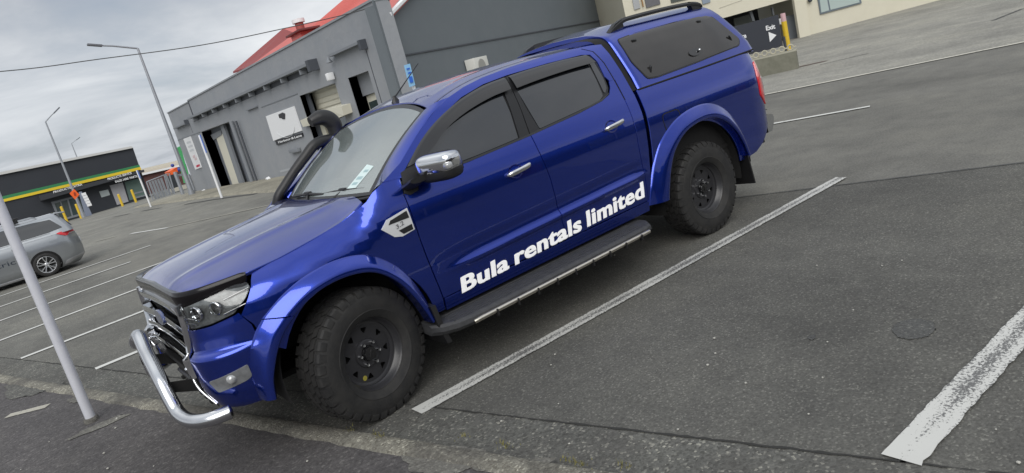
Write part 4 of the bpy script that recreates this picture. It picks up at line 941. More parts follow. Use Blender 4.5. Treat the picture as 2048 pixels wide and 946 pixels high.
def U(s, z, sd=1):
    p = planp(s); n = plann(s); x = p[0]
    wd = sm((-.50-x)/.42)*sm((x+2.62)/.30)            # the door sculpture only runs over the doors
    z1 = z-.012*min(2.6, max(0., -x-.5)) if z > 1.0 else z
    side = lambda q: (TB(q, x)*wd+TP(q)*(1-wd))-.92
    wr = sm((x+.40)/.25)
    o_ = (1-wr)*side(z1)+wr*(side(min(z1, 1.0))-ROLL(ZTOP(x)-z))
    wf = sm((s-s_of_x(.45))/(s_of_x(.74)-s_of_x(.45))) if x > .1 else 0
    o_ = (1-wf)*o_+wf*TF(z)*(.45+.55*sm((s-.42)/.2))
    q = p+n*o_
    return np.array([q[0], sd*q[1], z])
def SX(x, z, sd=1): return U(s_of_x(x), z, sd)
def s_panel(name, out, mat, sd=1, off=0., thick=.014, r=0., d=.045, parent=None, xz=True, dv=None):
    o_ = rnd(out, r) if r else [tuple(p[:2]) for p in out]
    if xz: o_ = [(s_of_x(p[0]), p[1]) for p in o_]
    return sheet(name, o_, lambda u, v: U(u, v, sd), mat, parent or TR, d, dv or d, thick, (0, sd, 0) if xz else (.5, sd, 0), off)
EDGE = [(-.41, 1.30), (-.57, 1.372), (-.72, 1.472), (-.85, 1.55), (-.97, 1.612), (-1.10, 1.662), (-1.25, 1.70), (-1.42, 1.727), (-1.7, 1.748), (-2.0, 1.758), (-2.3, 1.757), (-2.50, 1.748), (-2.59, 1.735)]
WIN = [(-.535, 1.245), (-.56, 1.315), (-.67, 1.392), (-.80, 1.475), (-.97, 1.560), (-1.19, 1.642), (-1.40, 1.684), (-1.62, 1.700), (-2.0, 1.706), (-2.34, 1.700), (-2.425, 1.685), (-2.45, 1.62), (-2.445, 1.50), (-2.43, 1.42), (-2.39, 1.375), (-2.30, 1.345), (-2.05, 1.315), (-1.54, 1.277), (-1.0, 1.250)]
def arc(cx, cz, r, a0, a1, n=18): return [(cx+r*math.cos(R_(a0+(a1-a0)*i/n)), cz+r*math.sin(R_(a0+(a1-a0)*i/n))) for i in range(n+1)]
G_ = .004
DF = [(-.585, 1.36), (-.525, 1.29), (-.503, 1.19), (-.503, 1.04), (-.505, .92), (-.515, .80), (-.53, .66), (-.55, .515)]      # front door leading cut
DB = [(-1.556, 1.278), (-1.563, 1.17), (-1.59, .96), (-1.60, .67), (-1.618, .515)]                                        # cut between the doors
DR = [(-2.385, 1.742), (-2.47, 1.70), (-2.505, 1.60), (-2.515, 1.46), (-2.518, 1.30), (-2.515, 1.16), (-2.50, .93), (-2.50, .71), (-2.495, .515)]
GP = [(-2.59, 1.735), (-2.605, 1.66), (-2.625, 1.5), (-2.635, 1.31), (-2.63, 1.17), (-2.60, .89), (-2.55, .62), (-2.525, .47)]     # rear edge of the cab
def shift(pts, dx, dz=0): return [(p[0]+dx, p[1]+dz) for p in pts]
for sd in (1, -1):
    # front fender
    archF = arc(0, .43, .475, 178, 25)
    fen = [(-.405, 1.298)]+shift(DF[1:], G_)+[(-.548, .44)]+[(-.478, .44)]+archF+[(.50, .68), (.535, .82), (.575, .885), (.52, .955), (.487, 1.005), (.475, 1.035), (.46, ZTOP(.46)-.012)]+[(x, ZTOP(x)-.004) for x in (.36, .28, .17, .06, -.04, -.12, -.18, -.23, -.28)]+[(-.33, 1.262)]
    fd = s_panel('front_fender', fen, PAINT, sd, d=.035)
    # front door skin
    dr = shift(DF[2:], -G_); dr = [(-.535, 1.243), (-.518, 1.225)]+dr
    out = dr+[(-1.0, .52), (DB[-1][0]+G_, .52)]+[(p[0]+G_, p[1]) for p in DB[::-1][1:]]+[(-1.0, 1.248)]
    fdoor = s_panel('front_door', out, PAINT, sd, d=.06, dv=.013)
    out = [(p[0]-G_, p[1]) for p in DB]+[(-2.0, .52)]+[(p[0]+G_, p[1]) for p in DR[::-1][:-3]]+[(-2.46, 1.46), (-2.445, 1.42), (-2.40, 1.372), (-2.30, 1.343), (-2.05, 1.313)]
    rdoor = s_panel('rear_door', out, PAINT, sd, d=.06, dv=.013)
    # cab frame: A pillar foot, roof rail, C pillar
    out = EDGE+GP[1:4]+[(-2.527, 1.30), (-2.526, 1.46), (-2.468, 1.462)]+[(WIN[i][0], WIN[i][1]) for i in (12, 11, 10, 9, 8, 7, 6, 5, 4, 3, 2, 1)]+[(-.535, 1.29)]
    s_panel('cab_frame', out, PAINT, sd, d=.04)
    out = [(p[0]-G_, p[1]) for p in DR[4:]]+[(-2.50, .47)]+GP[::-1][:5]
    s_panel('cab_corner', out, PAINT, sd)
    s_panel('sill', [(-.56, .508), (-2.50, .508), (-2.50, .43), (-.56, .43)], PAINT, sd)
    s_panel('rear_door_seam', shift(DR[0:5], .004)+shift(DR[0:5], -.004)[::-1], DARK, sd, off=.0012, thick=0)
    # black window surround, glass and pillars
    s_panel('window_frame', WIN, FRAMEB, sd, off=-.010, thick=.01)
    gF = [(-.80, 1.268), (-.84, 1.39), (-.97, 1.468), (-1.16, 1.54), (-1.34, 1.58), (-1.50, 1.60), (-1.485, 1.46), (-1.445, 1.29), (-1.1, 1.272)]
    gR = [(-1.63, 1.60), (-2.0, 1.622), (-2.345, 1.622), (-2.345, 1.5), (-2.33, 1.38), (-2.27, 1.352), (-2.0, 1.328), (-1.655, 1.302)]
    fg = s_panel('front_window', [(-.70, 1.262), (-.70, 1.33), (-.84, 1.44), (-.97, 1.512), (-1.16, 1.59), (-1.34, 1.63), (-1.505, 1.645), (-1.49, 1.46), (-1.452, 1.29), (-1.1, 1.272)], TINT, sd, off=-.004, thick=.004)
    s_panel('rear_window', [(-1.625, 1.65), (-2.0, 1.665), (-2.355, 1.66), (-2.352, 1.5), (-2.337, 1.378), (-2.275, 1.35), (-2.0, 1.328), (-1.655, 1.302)], TINT, sd, off=-.004, thick=.004, r=.012)
    s_panel('quarter_window', [(-2.375, 1.655), (-2.418, 1.65), (-2.425, 1.50), (-2.41, 1.425), (-2.372, 1.392), (-2.362, 1.40)], TINT, sd, off=-.004, thick=.004, r=.008)
    s_panel('pillar_cover', [(-1.535, 1.685), (-1.50, 1.46), (-1.462, 1.285), (-1.548, 1.287), (-1.578, 1.46), (-1.60, 1.688)], FRAMEB, sd, off=.001, thick=.01)
    s_panel('pillar_cover', [(-1.606, 1.69), (-1.585, 1.46), (-1.557, 1.287), (-1.648, 1.292), (-1.625, 1.46), (-1.63, 1.69)], FRAMEB, sd, off=.001, thick=.01)
    s_panel('belt_moulding', [(-.60, 1.248), (-1.0, 1.249), (-1.54, 1.276), (-2.05, 1.314), (-2.30, 1.344), (-2.39, 1.374), (-2.40, 1.384), (-2.30, 1.356), (-2.05, 1.327), (-1.54, 1.289), (-1.0, 1.262), (-.60, 1.262)], GLOSSBLK, sd, off=.004, thick=.012)
    # weather shields bowed clear of the glass
    def shield(name, top, bot):
        a = spl3([(p[0], p[1], 0) for p in top], 6); b = spl3([(p[0], p[1], 0) for p in bot], 6); rings = []
        for p, q in zip(a, b):
            rg = []
            for t, o_ in ((0, .0), (.10, .012), (.22, .019), (.5, .026), (.85, .034), (.98, .036), (1., .030), (.98, .018)):
                c = p*(1-t)+q*t; P = SX(c[0], c[1], sd); P[1] += sd*o_; P[2] += 0; rg.append(P)
            rings.append(rg)
        bm_rings = rings
        return loft(name, bm_rings, VISOR, TR, angle=35)
    shield('weather_shield', [(-.60, 1.338), (-.72, 1.428), (-.85, 1.506), (-1.0, 1.572), (-1.19, 1.634), (-1.40, 1.676), (-1.585, 1.690)],
           [(-.72, 1.362), (-.82, 1.408), (-.92, 1.466), (-1.05, 1.518), (-1.22, 1.562), (-1.40, 1.592), (-1.562, 1.604)])
    shield('weather_shield', [(-1.625, 1.692), (-1.8, 1.699), (-2.0, 1.702), (-2.2, 1.700), (-2.38, 1.692)], [(-1.61, 1.600), (-1.8, 1.612), (-2.0, 1.620), (-2.2, 1.624), (-2.40, 1.622)])
    # cargo bed side with its wheel arch, wrapping round to the tail
    archR = arc(-3.22, .43, .515, 175, 5)
    bed = [(s_of_x(-2.68), 1.338), (s_of_x(-2.676), 1.17), (s_of_x(-2.645), .89), (s_of_x(-2.60), .62), (s_of_x(-2.57), .465), (s_of_x(-2.70), .465)]+[(s_of_x(x), z) for x, z in archR[::-1]]+[(s_of_x(-3.86), .475), (s_of_x(-3.98), .49), (s_of_x(-4.10), .545)]
    sT = s_of_x(-4.215); sE = _sl[np.argmin(abs(_pp[:, 1][len(_pp)//2:]-.76))+len(_pp)//2]
    bed += [(sT+.03, .66), (sE-.01, .80), (sE-.01, .845), (sT+.06, .845), (sT-.045, .95), (sT-.035, 1.13), (sT+.01, 1.255), (sE-.01, 1.262), (sE-.01, 1.30), (sT+.06, 1.345)]
    s_panel('cargo_bed_side', bed, PAINT, sd, xz=False)
    tl = s_panel('tail_light', rnd([(sT+.064, .852), (sE-.004, .852), (sE-.004, 1.255), (sT+.014, 1.248), (sT-.028, 1.13), (sT-.038, .955)], .02), REDL, sd, off=.010, thick=.03, xz=False)
    s_panel('reversing_lens', rnd([(sT+.085, .93), (sE-.008, .92), (sE-.008, 1.12), (sT+.060, 1.10)], .01), CLEARL, sd, off=.013, thick=.01, xz=False, parent=tl)
    fdl = s_panel('fuel_door' if sd == 1 else 'side_vent', rnd([(-2.83, 1.10), (-3.035, 1.10), (-3.03, .975), (-2.845, .965)], .045), PAINT, sd, off=.001, thick=.004) if sd == 1 else None
    if sd == 1:
        o1 = rnd([(-2.822, 1.109), (-3.043, 1.109), (-3.038, .966), (-2.837, .956)], .05); i1 = rnd([(-2.83, 1.10), (-3.035, 1.10), (-3.03, .975), (-2.845, .965)], .045)
        rings = [[SX(p[0], p[1])+np.array([0, .0015, 0]) for p in q] for q in (o1, i1)]
        loft('fuel_door_gap', rings, DARK, fdl, closed=True)
    # wheel flares
    def flare(name, outer, inner, w=.072, endz=True):
        a = spl3([(p[0], p[1], 0) for p in outer], 7); b = spl3([(p[0], p[1], 0) for p in inner], 7); n = min(len(a), len(b)); rings = []
        for i in range(n):
            p, q = a[i], b[i]; rg = []
            e = 1.
            for t, o_ in ((-.02, -.004), (0, .003), (.10, .010), (.28, .024), (.46, .037), (.60, .046), (.70, .050), (.90, .052), (.97, .050), (1., .044), (1.0, .02), (1.01, -.05)):
                c = p*(1-t)+q*t; s_ = s_of_x(c[0]); P = planp(s_); nn = plann(s_); yb = (U(s_, min(c[1], 1.0))[1]) if t <= .05 else None
                base = U(s_, c[1])[:2]; f = base*(1-min(1, max(0, t)*2.2))+P*min(1, max(0, t)*2.2)
                f = f+nn*o_*e; rg.append((f[0], sd*f[1], c[1]))
            rings.append(rg)
        return loft(name, rings, PAINT, TR, angle=60)
    flare('wheel_flare', [(.49, .832), (.36, .912), (.21, .965), (.03, .985), (-.13, .958), (-.25, .880), (-.35, .76), (-.42, .60), (-.455, .45)],
          [(.335, .800), (.24, .850), (.14, .880), (.0, .885), (-.14, .85), (-.25, .76), (-.325, .64), (-.375, .52), (-.405, .42)])
    flare('bumper_flare', [(.492, .826), (.545, .77), (.59, .69), (.615, .60), (.63, .50), (.635, .415)], [(.340, .794), (.41, .735), (.465, .66), (.505, .58), (.535, .50), (.55, .405)])
    flare('wheel_flare', [(-2.50, .47), (-2.545, .62), (-2.63, .78), (-2.76, .92), (-2.96, 1.025), (-3.20, 1.07), (-3.42, 1.055), (-3.60, .97), (-3.73, .83), (-3.80, .68), (-3.835, .52)],
          [(-2.665, .465), (-2.70, .56), (-2.765, .70), (-2.86, .82), (-3.02, .915), (-3.22, .950), (-3.40, .935), (-3.55, .865), (-3.665, .75), (-3.735, .62), (-3.77, .51)])
    # dark wheel wells
    for cx in (0, -3.22):
        rings = []
        for a in np.linspace(-12, 192, 24):
            r = .50 if cx == 0 else .53
            rings.append([(cx+r*math.cos(R_(a)), sd*y, .43+r*math.sin(R_(a))) for y in (.875, .45)])
        loft('wheel_well', rings, DARK, TR)
        prism('wheel_well', [(cx+r_*math.cos(R_(a)), sd*.46, .43+r_*math.sin(R_(a))) for r_, a in [(.52, q) for q in range(-10, 191, 10)]], (0, -sd*.01, 0), DARK, TR)
    # mud flaps
    prism('mud_flap', [(-.385, sd*.70, .55), (-.415, sd*.975, .52), (-.425, sd*.982, .40), (-.455, sd*.975, .262), (-.45, sd*.70, .25)], (-.034, 0, 0), BLK, TR)
    prism('mud_flap', [(-3.785, sd*.66, .60), (-3.785, sd*.935, .56), (-3.835, sd*.93, .24), (-3.84, sd*.66, .23)], (-.016, 0, 0), BLK, TR)
    # side step: tread board, brackets and stainless edge strip
    st = []
    for x, yo, yi in ((-.40, .93, .80), (-.44, 1.00, .80), (-.52, 1.055, .80), (-.62, 1.075, .80), (-1.0, 1.08, .80), (-1.8, 1.08, .80), (-2.22, 1.075, .80), (-2.31, 1.05, .80), (-2.37, .97, .80)):
        st.append([(x, sd*yi, .405), (x, sd*(yo-.02), .395), (x, sd*yo, .380), (x, sd*(yo+.002), .352), (x, sd*(yo-.03), .325), (x, sd*yi, .335)])
    stp = loft('side_step', st, pmat_once('step_rubber'), TR, closed=True, caps=True, angle=30)
    bm = bmesh.new()
    for k in range(5): add_box(bm, (-1.37, sd*(.885+.036*k), .4035-.0018*k), (1.72, .012, .006), bev=.002)
    bmobj('tread_rib', bm, pmat_once('step_rubber'), stp)
    bm = bmesh.new(); add_tube(bm, [(-.62, sd*1.075, .350), (-.66, sd*1.088, .356), (-1.4, sd*1.094, .358), (-2.2, sd*1.088, .356), (-2.25, sd*1.075, .352)], .015, 10)
    bmobj('step_trim', bm, pmat_once('step_trim'), stp)
    bm = bmesh.new()
    for k in range(9): add_box(bm, (-.78-.17*k, sd*1.095, .345), (.012, .03, .045), bev=.002)
    bmobj('trim_clip', bm, BLK, stp)
    box('step_bracket', (-.9, sd*.70, .34), (.06, .26, .03), DARK, stp); box('step_bracket', (-1.9, sd*.70, .34), (.06, .26, .03), DARK, stp)
    # door handles
    for hx, hz, dd in ((-1.345, 1.098, fdoor), (-2.30, 1.158, rdoor)):
        pts = []
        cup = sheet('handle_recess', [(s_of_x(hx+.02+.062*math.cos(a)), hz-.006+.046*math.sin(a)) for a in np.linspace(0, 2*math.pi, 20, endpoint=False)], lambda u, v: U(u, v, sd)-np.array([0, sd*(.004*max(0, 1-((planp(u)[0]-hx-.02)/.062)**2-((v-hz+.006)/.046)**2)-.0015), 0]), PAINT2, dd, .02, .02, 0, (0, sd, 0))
        rg = []
        for t in np.linspace(-1, 1, 13):
            c = SX(hx-t*.107, hz+.011*t, sd); bow = .040-.018*t*t; k = .0145*(1-.35*abs(t)**6)
            if abs(t) == 1: k = .006; bow = .012
            rg.append([(c[0], c[1]+sd*(bow+k*.75*math.cos(a)), c[2]+k*1.25*math.sin(a)) for a in np.linspace(0, 2*math.pi, 12, endpoint=False)])
        loft('door_handle', rg, CHROME2, dd, closed=True, caps=True, angle=60)
    # fender vent
    fv = s_panel('fender_vent', [(-.285, 1.052), (-.335, 1.094), (-.485, 1.118), (-.488, .985), (-.40, .972), (-.35, .985)], pmat_once('vent_silver'), sd, off=.006, thick=.012, d=.03)
    s_panel('vent_mesh', [(-.335, 1.062), (-.355, 1.083), (-.474, 1.104), (-.476, 1.062)], BLK, sd, off=.0085, thick=.003, parent=fv)
    s_panel('vent_mesh', [(-.385, 1.012), (-.478, 1.022), (-.478, .990), (-.41, .984)], BLK, sd, off=.0085, thick=.003, parent=fv)
    if sd == 1:
        def vt(a, b): return SX(-.375-.055*a, 1.024+.012*a+.024*b)+np.array([0, .010, 0])
        text_on('vent_lettering', '3.2', vt, pmat_once('grey_lettering'), fv, .01)
    # mirrors
    C0 = np.array([-.70, sd*1.05, 1.305])
    def sup(name, c, sx, sy, sz, mat, parent, rot, zlo=-1, zhi=1, e=.55, top=1.):
        rings = []
        for ph in np.linspace(math.asin(max(-1, zlo)), math.asin(min(1, zhi)), 13):
            cz = abs(math.sin(ph))**e*(1 if math.sin(ph) > 0 else -1); cr = max(.02, abs(math.cos(ph)))**e
            rg = []
            for a in np.linspace(0, 2*math.pi, 28, endpoint=False):
                ca, sa = math.cos(a), math.sin(a)
                px = sx*cr*abs(ca)**e*(1 if ca > 0 else -1)*(1 if ca < 0 else .72+.28*cr); py = sy*cr*abs(sa)**e*(1 if sa > 0 else -1)
                v = Vector((px, py, sz*cz)); v.rotate(rot); rg.append((c[0]+v.x, c[1]+v.y, c[2]+v.z))
            rings.append(rg)
        return loft(name, rings, mat, parent, closed=True, caps=True, angle=60)
    rt = Matrix.Rotation(sd*R_(24), 3, 'Z').to_quaternion()
    mh = sup('wing_mirror', C0-np.array([0, 0, .028]), .082, .128, .058, BLK, TR, rt)
    sup('mirror_cap', C0+np.array([.004, 0, .018]), .086, .134, .066, CHROME, mh, rt, zlo=-.45)
    gv = Vector((-.080, 0, .006)); gv.rotate(rt); box('mirror_glass', C0+np.array(gv[:]), (.006, .21, .11), GLOSSBLK, mh, rot=rt.to_matrix(), bev=.002)
    gv = Vector((.060, sd*.088, .002)); gv.rotate(rt)
    sup('indicator_lens', C0+np.array(gv[:]), .026, .048, .022, CLEARL, mh, Matrix.Rotation(sd*R_(-10), 3, 'Z').to_quaternion())
    loft('mirror_arm', [[(-.56+.05*math.cos(a)*k, sd*(.86+.09*t), 1.225+.012*t*2+(.034-.008*t)*math.sin(a)) for a in np.linspace(0, 2*math.pi, 12, endpoint=False)] for t, k in ((0, 1.2), (.5, 1.0), (1, 1.1), (1.8, 1.3))], BLK, mh, closed=True, caps=True)
    s_panel('mirror_base', [(-.508, 1.20), (-.545, 1.318), (-.66, 1.345), (-.63, 1.25), (-.60, 1.19), (-.54, 1.18)], BLK, sd, off=.006, thick=.014, parent=mh)
    # front bumper wing
    sB = s_of_x
    def fp(name, o_, mat, off=0., thick=.014, parent=None, d=.03): return sheet(name, o_, lambda u, v: U(u, v, sd), mat, parent or TR, d, d, thick, (.6, sd, 0), off)
    s6 = s_of_y(.60); s5 = s_of_y(.5); s52 = s_of_x(.545)
    bw = [(s6+.012, .862), (s6+.20, .872), (s6+.33, .893), (s_of_x(.585), .90), (s_of_x(.545), .82), (s_of_x(.53), .66), (s_of_x(.555), .40), (s6+.2, .395), (s6+.02, .42), (s6+.005, .55), (s6+.035, .70)]
    wing = fp('bumper_wing', bw, PAINT, d=.013)
    fg_ = [(s6+.105, .592), (s6+.125, .520), (s6+.285, .548), (s6+.312, .562), (s6+.312, .632)]
    fl = fp('fog_light', rnd(fg_, .012), pmat_once('fog_housing'), off=.004, thick=.012)
    c = U(s6+.215, .576, sd); nn = plann(s6+.22)
    bm = bmesh.new(); bmesh.ops.create_uvsphere(bm, u_segments=20, v_segments=12, radius=.029, matrix=Matrix.Translation((c[0]-nn[0]*.006, c[1]-sd*nn[1]*.006, c[2]+.004)))
    bmobj('fog_lamp', bm, CLEARL, fl)
    # headlight
    hl = [(s6+.012, .985), (s6+.030, .873), (s6+.20, .883), (s6+.33, .903), (s_of_x(.58), .925), (s_of_x(.53), .965), (s_of_x(.492), 1.012), (s_of_x(.505), 1.032), (s_of_x(.58), 1.034), (s6+.17, 1.012)]
    hh = fp('headlight', rnd(hl, .014), pmat_once('headlight_inside'), off=-.012, thick=.01)
    for q, rr in ((s6+.135, .040), (s6+.245, .036)):
        c = U(q, .945+.04*(q-s6), sd); nn = plann(q)
        bm = bmesh.new(); lathe(bm, [(rr, -.012), (rr*1.02, .0), (rr*.93, .003), (rr*.88, -.004), (.001, -.003)], 28)
        o_ = bmobj('projector_lamp', bm, CHROME, None)
        dirv = Vector((nn[0]*1., sd*nn[1], 0)); q_ = Vector((0, 1, 0)).rotation_difference(Vector((dirv.x*1.6, dirv.y*.7, .0)).normalized())
        o_.parent = hh; o_.location = Vector(c)+dirv*.0; o_.rotation_euler = q_.to_euler()
    for (a, b, c_, d_) in ((.06, .905, .12, .897), (.06, .93, .115, .925), (.30, .985, .44, 1.005), (.28, .915, .40, .935)):
        P1 = U(s6+a, b, sd); P2 = U(s6+c_, d_, sd); tube('lamp_trim', [P1, P2], .004, SATIN, hh, 8)
    fp('headlight_lens', rnd(hl, .014), pmat_once('headlight_glass'), off=.004, thick=.006, parent=hh)
    # A pillar skin between windscreen and door frame
# windscreen
def WS(u, v):
    au = abs(u)
    b = np.array([-.30-.085*u*u, .715*u, 1.232]); t = np.array([-1.055+.115*u*u, .655*u, 1.697-.075*u*u])
    P = b*(1-v)+t*v; bow = math.sin(math.pi*v)*.022
    return P+np.array([bow*.5, 0, bow])
def rect(u0, v0, u1, v1, r=.0): return rnd([(u0, v0), (u1, v0), (u1, v1), (u0, v1)], r)
ws = sheet('windscreen', rect(-.985, 0.02, .985, .985, .03), WS, pmat_once('windscreen_glass'), TR, .12, .12, .004, (1, 0, 1), .003)
for nm, (a, b, c_, d_) in (('windscreen_band', (-1, 0, 1, .035)), ('windscreen_band', (-1, .955, 1, 1))):
    sheet(nm, rect(a, b, c_, d_), WS, FRAMEB, ws, .15, .1, .003, (1, 0, 1), .0045)
for k in (1, -1):
    sheet('windscreen_band', [(k*.955, .03), (k*1.0, .03), (k*1.0, .96), (k*.955, .96)], WS, FRAMEB, ws, .15, .1, .003, (1, 0, 1), .0045)
st_ = sheet('licence_label', [(.57, .09), (.71, .09), (.80, .30), (.66, .32)], WS, pmat_once('label_card'), ws, .1, .1, .001, (1, 0, 1), .0055)
for a, b, c_, d_ in ((.61, .12, .69, .145), (.63, .17, .72, .20), (.68, .24, .75, .265)):
    sheet('label_print', [(a, b), (c_, b), (c_+.01, d_), (a+.01, d_)], WS, pmat_once('label_print'), ws, .1, .1, 0, (1, 0, 1), .0065)
for sd in (1, -1):
    rings = []
    ee = spl3([(p[0], p[1], 0) for p in EDGE[:6]], 6)
    for i, p in enumerate(ee):
        t = i/(len(ee)-1); A = SX(p[0], p[1], sd); B = WS(sd*1.0, t)
        mid = (A+B)/2+np.array([.010, sd*.014, .012])
        A2 = A*.8+B*.2+np.array([.003, sd*.010, .007]); B2 = A*.2+B*.8+np.array([.008, sd*.006, .010])
        rings.append([A, A2, mid, B2, B+np.array([.002, 0, .004]), B-np.array([.0, sd*.002, .02])])
    loft('windscreen_pillar', rings, PAINT, TR, angle=60)
# roof
EZ = Tab(EDGE[::-1], .02)
ZC = Tab([(-2.62, 1.765), (-2.5, 1.782), (-2.2, 1.802), (-1.9, 1.808), (-1.6, 1.797), (-1.35, 1.770), (-1.2, 1.742), (-1.05, 1.702)], .04)
def RF(u, v):
    xf = -1.055+.115*u*u; x = xf*(1-v)+(-2.595)*v
    ez = EZ(x); ye = SX(x, ez)[1]; zc = ZC(x)
    y = ye*u; z = zc-(zc-ez)*abs(u)**2.4+.006*math.exp(-((abs(u)-.72)/.05)**2)*sm(v*6)*sm((1-v)*6)
    return np.array([x, y, z])
sheet('roof', rect(-1, 0, 1, 1), RF, PAINT, TR, .05, .04, .012, (0, 0, 1))
for k in (1, -1):
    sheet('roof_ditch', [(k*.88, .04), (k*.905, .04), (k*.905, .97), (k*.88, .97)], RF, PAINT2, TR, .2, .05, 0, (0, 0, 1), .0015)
# cab back wall, floor and underbody
prism('cab_back', [(-2.60, -.86, .46), (-2.60, .86, .46), (-2.62, .83, 1.31), (-2.60, .66, 1.70), (-2.60, .0, 1.755), (-2.60, -.66, 1.70), (-2.62, -.83, 1.31)], (.012, 0, 0), DARK, TR)
box('underbody', (-1.55, 0, .47), (2.06, 1.72, .06), DARK, TR); box('underbody', (-3.5, 0, .62), (1.7, 1.1, .12), DARK, TR)
box('underbody', (.28, 0, .60), (.9, .84, .5), DARK, TR)
for y in (.42, -.42): box('chassis_rail', (-1.9, y, .44), (4.9, .08, .13), DARK, TR)
for x in (0, -3.22): tube('axle', [(x, -.78, .40), (x, .78, .40)], .045, DARK, TR)
prism('bed_floor', [(-2.69, -.84, .62), (-4.33, -.80, .62), (-4.33, .80, .62), (-2.69, .84, .62)], (0, 0, .03), DARK, TR)
prism('bed_front_wall', [(-2.69, -.85, .5), (-2.69, .85, .5), (-2.69, .85, 1.33), (-2.69, -.85, 1.33)], (-.02, 0, 0), PAINT, TR)
for k in (1, -1): prism('bed_inner_side', [(-2.7, k*.83, .5), (-4.3, k*.79, .5), (-4.3, k*.79, 1.33), (-2.7, k*.83, 1.33)], (0, -k*.02, 0), DARK, TR)
# tailgate and rear bumper
sE0 = _sl[-1]
tg = sheet('tailgate', [(-1, .68), (1, .68), (1, 1.335), (-1, 1.335)], lambda u, v: np.array([-4.365-.02*(1-u*u)+.03*sm((v-1.2)/.15)*.6, .755*u, v]), PAINT, TR, .1, .05, .03, (-1, 0, 0))
box('tailgate_handle', (-4.395, 0, 1.17), (.03, .24, .07), CHROME, tg, bev=.008)
rb = []
for y in np.linspace(-.87, .87, 25):
    a = abs(y)/.87; x0 = -4.48+.10*sm((a-.75)/.25)
    k = .05*sm((a-.8)/.2); rb.append([(x0+.12, y, .765), (x0+.01, y, .755-k*.3), (x0-.005, y, .735-k*.5), (x0+.015, y, .60+k), (x0+.055, y, .545+k), (x0+.12, y, .545+k)])
loft('rear_bumper', rb, CHROME, TR, closed=True, caps=True, angle=30)
box('bumper_step_pad', (-4.42, 0, .772), (.12, 1.5, .012), BLK, TR, bev=.004)
box('tow_bar', (-4.30, 0, .50), (.30, .9, .07), DARK, TR, bev=.01)
tube('tow_coupling', [(-4.42, 0, .50), (-4.56, 0, .50), (-4.58, 0, .56)], .022, DARK, TR)
box('exhaust_bracket', (-3.98, .74, .42), (.10, .12, .06), DARK, TR, bev=.01)
# bonnet
def FY(y): return float(np.interp(abs(y), [0, .15, .3, .5, .6, .70, .78], [.782, .782, .782, .780, .774, .736, .60]))   # leading edge of the bonnet
ZCB = Tab([(-.4, 1.262), (-.28, 1.248), (0, 1.218), (.3, 1.182), (.6, 1.137), (.78, 1.102), (.9, 1.075)], .03)
def BN(x, y):
    ay = min(1., abs(y)/.80); zc = ZCB(x); ze = ZTOP(x)
    z = zc-(zc-ze)*ay**2.6
    z += .012*math.exp(-((abs(y)-(.40+.10*sm((.3-x)/.8)))/.05)**2)*sm((.86-x)/.3)*sm((x+.3)/.15)
    d = FY(y)-x
    if abs(y) > .6: d = min(d, (.815-abs(y))*1.4+.02+max(0, .5-x))
    z -= .022*math.exp(-max(0, d)/.035)*sm((x-.2)/.3)
    return np.array([x, y, z])
hs = [(-.275, .800), (-.21, .812), (-.12, .805), (.06, .802), (.28, .800), (.45, .790), (.56, .765), (.66, .722), (.75, .65), (.795, .58)]
half = [(x, y-.003) for x, y in hs]+[(FY(y), y) for y in (.5, .4, .3, .2, .1)]
bo = half+[(FY(0), 0)]+[(x, -y) for x, y in half[::-1]]+[(-.325, -.60), (-.29, -.3), (-.275, 0), (-.29, .3), (-.325, .60)]
sheet('bonnet', bo, BN, PAINT, TR, .045, .045, .02, (0, 0, 1))
prism('engine_bay_cover', [(-.3, -.7, .95), (.45, -.7, .95), (.70, -.5, .95), (.70, .5, .95), (.45, .7, .95), (-.3, .7, .95)], (0, 0, .02), DARK, TR)
# scuttle panel under the wipers
sheet('scuttle_panel', [(-.36, -.72), (-.27, -.5), (-.24, 0), (-.27, .5), (-.36, .72), (-.44, .76), (-.38, .4), (-.34, 0), (-.38, -.4), (-.44, -.76)], lambda x, y: np.array([x, y, 1.216+.12*(-.26-x)]), BLK, TR, .1, .1, .01, (0, 0, 1))
# bonnet guard
gl = [(.47, .800), (.54, .775), (.62, .742), (.70, .695), (.752, .640), (.780, .575), (.786, .50), (.787, .38), (.787, .2), (.787, 0)]
gl = gl+[(x, -y) for x, y in gl[::-1][1:]]
gp = spl3([(x, y, 0) for x, y in gl], 4); rings = []
for i, p in enumerate(gp):
    t = gp[min(i+1, len(gp)-1)]-gp[max(i-1, 0)]; t /= np.linalg.norm(t); n = np.array([-t[1], t[0], 0]); n = n if np.dot(n, p-np.array([-.5, 0, 0])) > 0 else -n
    zt = 1.054+(.81-p[0])*.062+.016*(1-min(1, abs(p[1])/.6)); k = sm(min(i, len(gp)-1-i)/3+.35)
    def q(o_, dz): return (p[0]+n[0]*o_, p[1]+n[1]*o_, zt+dz)
    rings.append([q(.000, -.084*k), q(.010, -.080*k), q(.018, -.045*k), q(.022, -.010), q(.018, .006*k), q(.010, .014*k), q(-.016, .010*k), q(-.016, .004)])
loft('bonnet_guard', rings, GUARD, TR, angle=40)
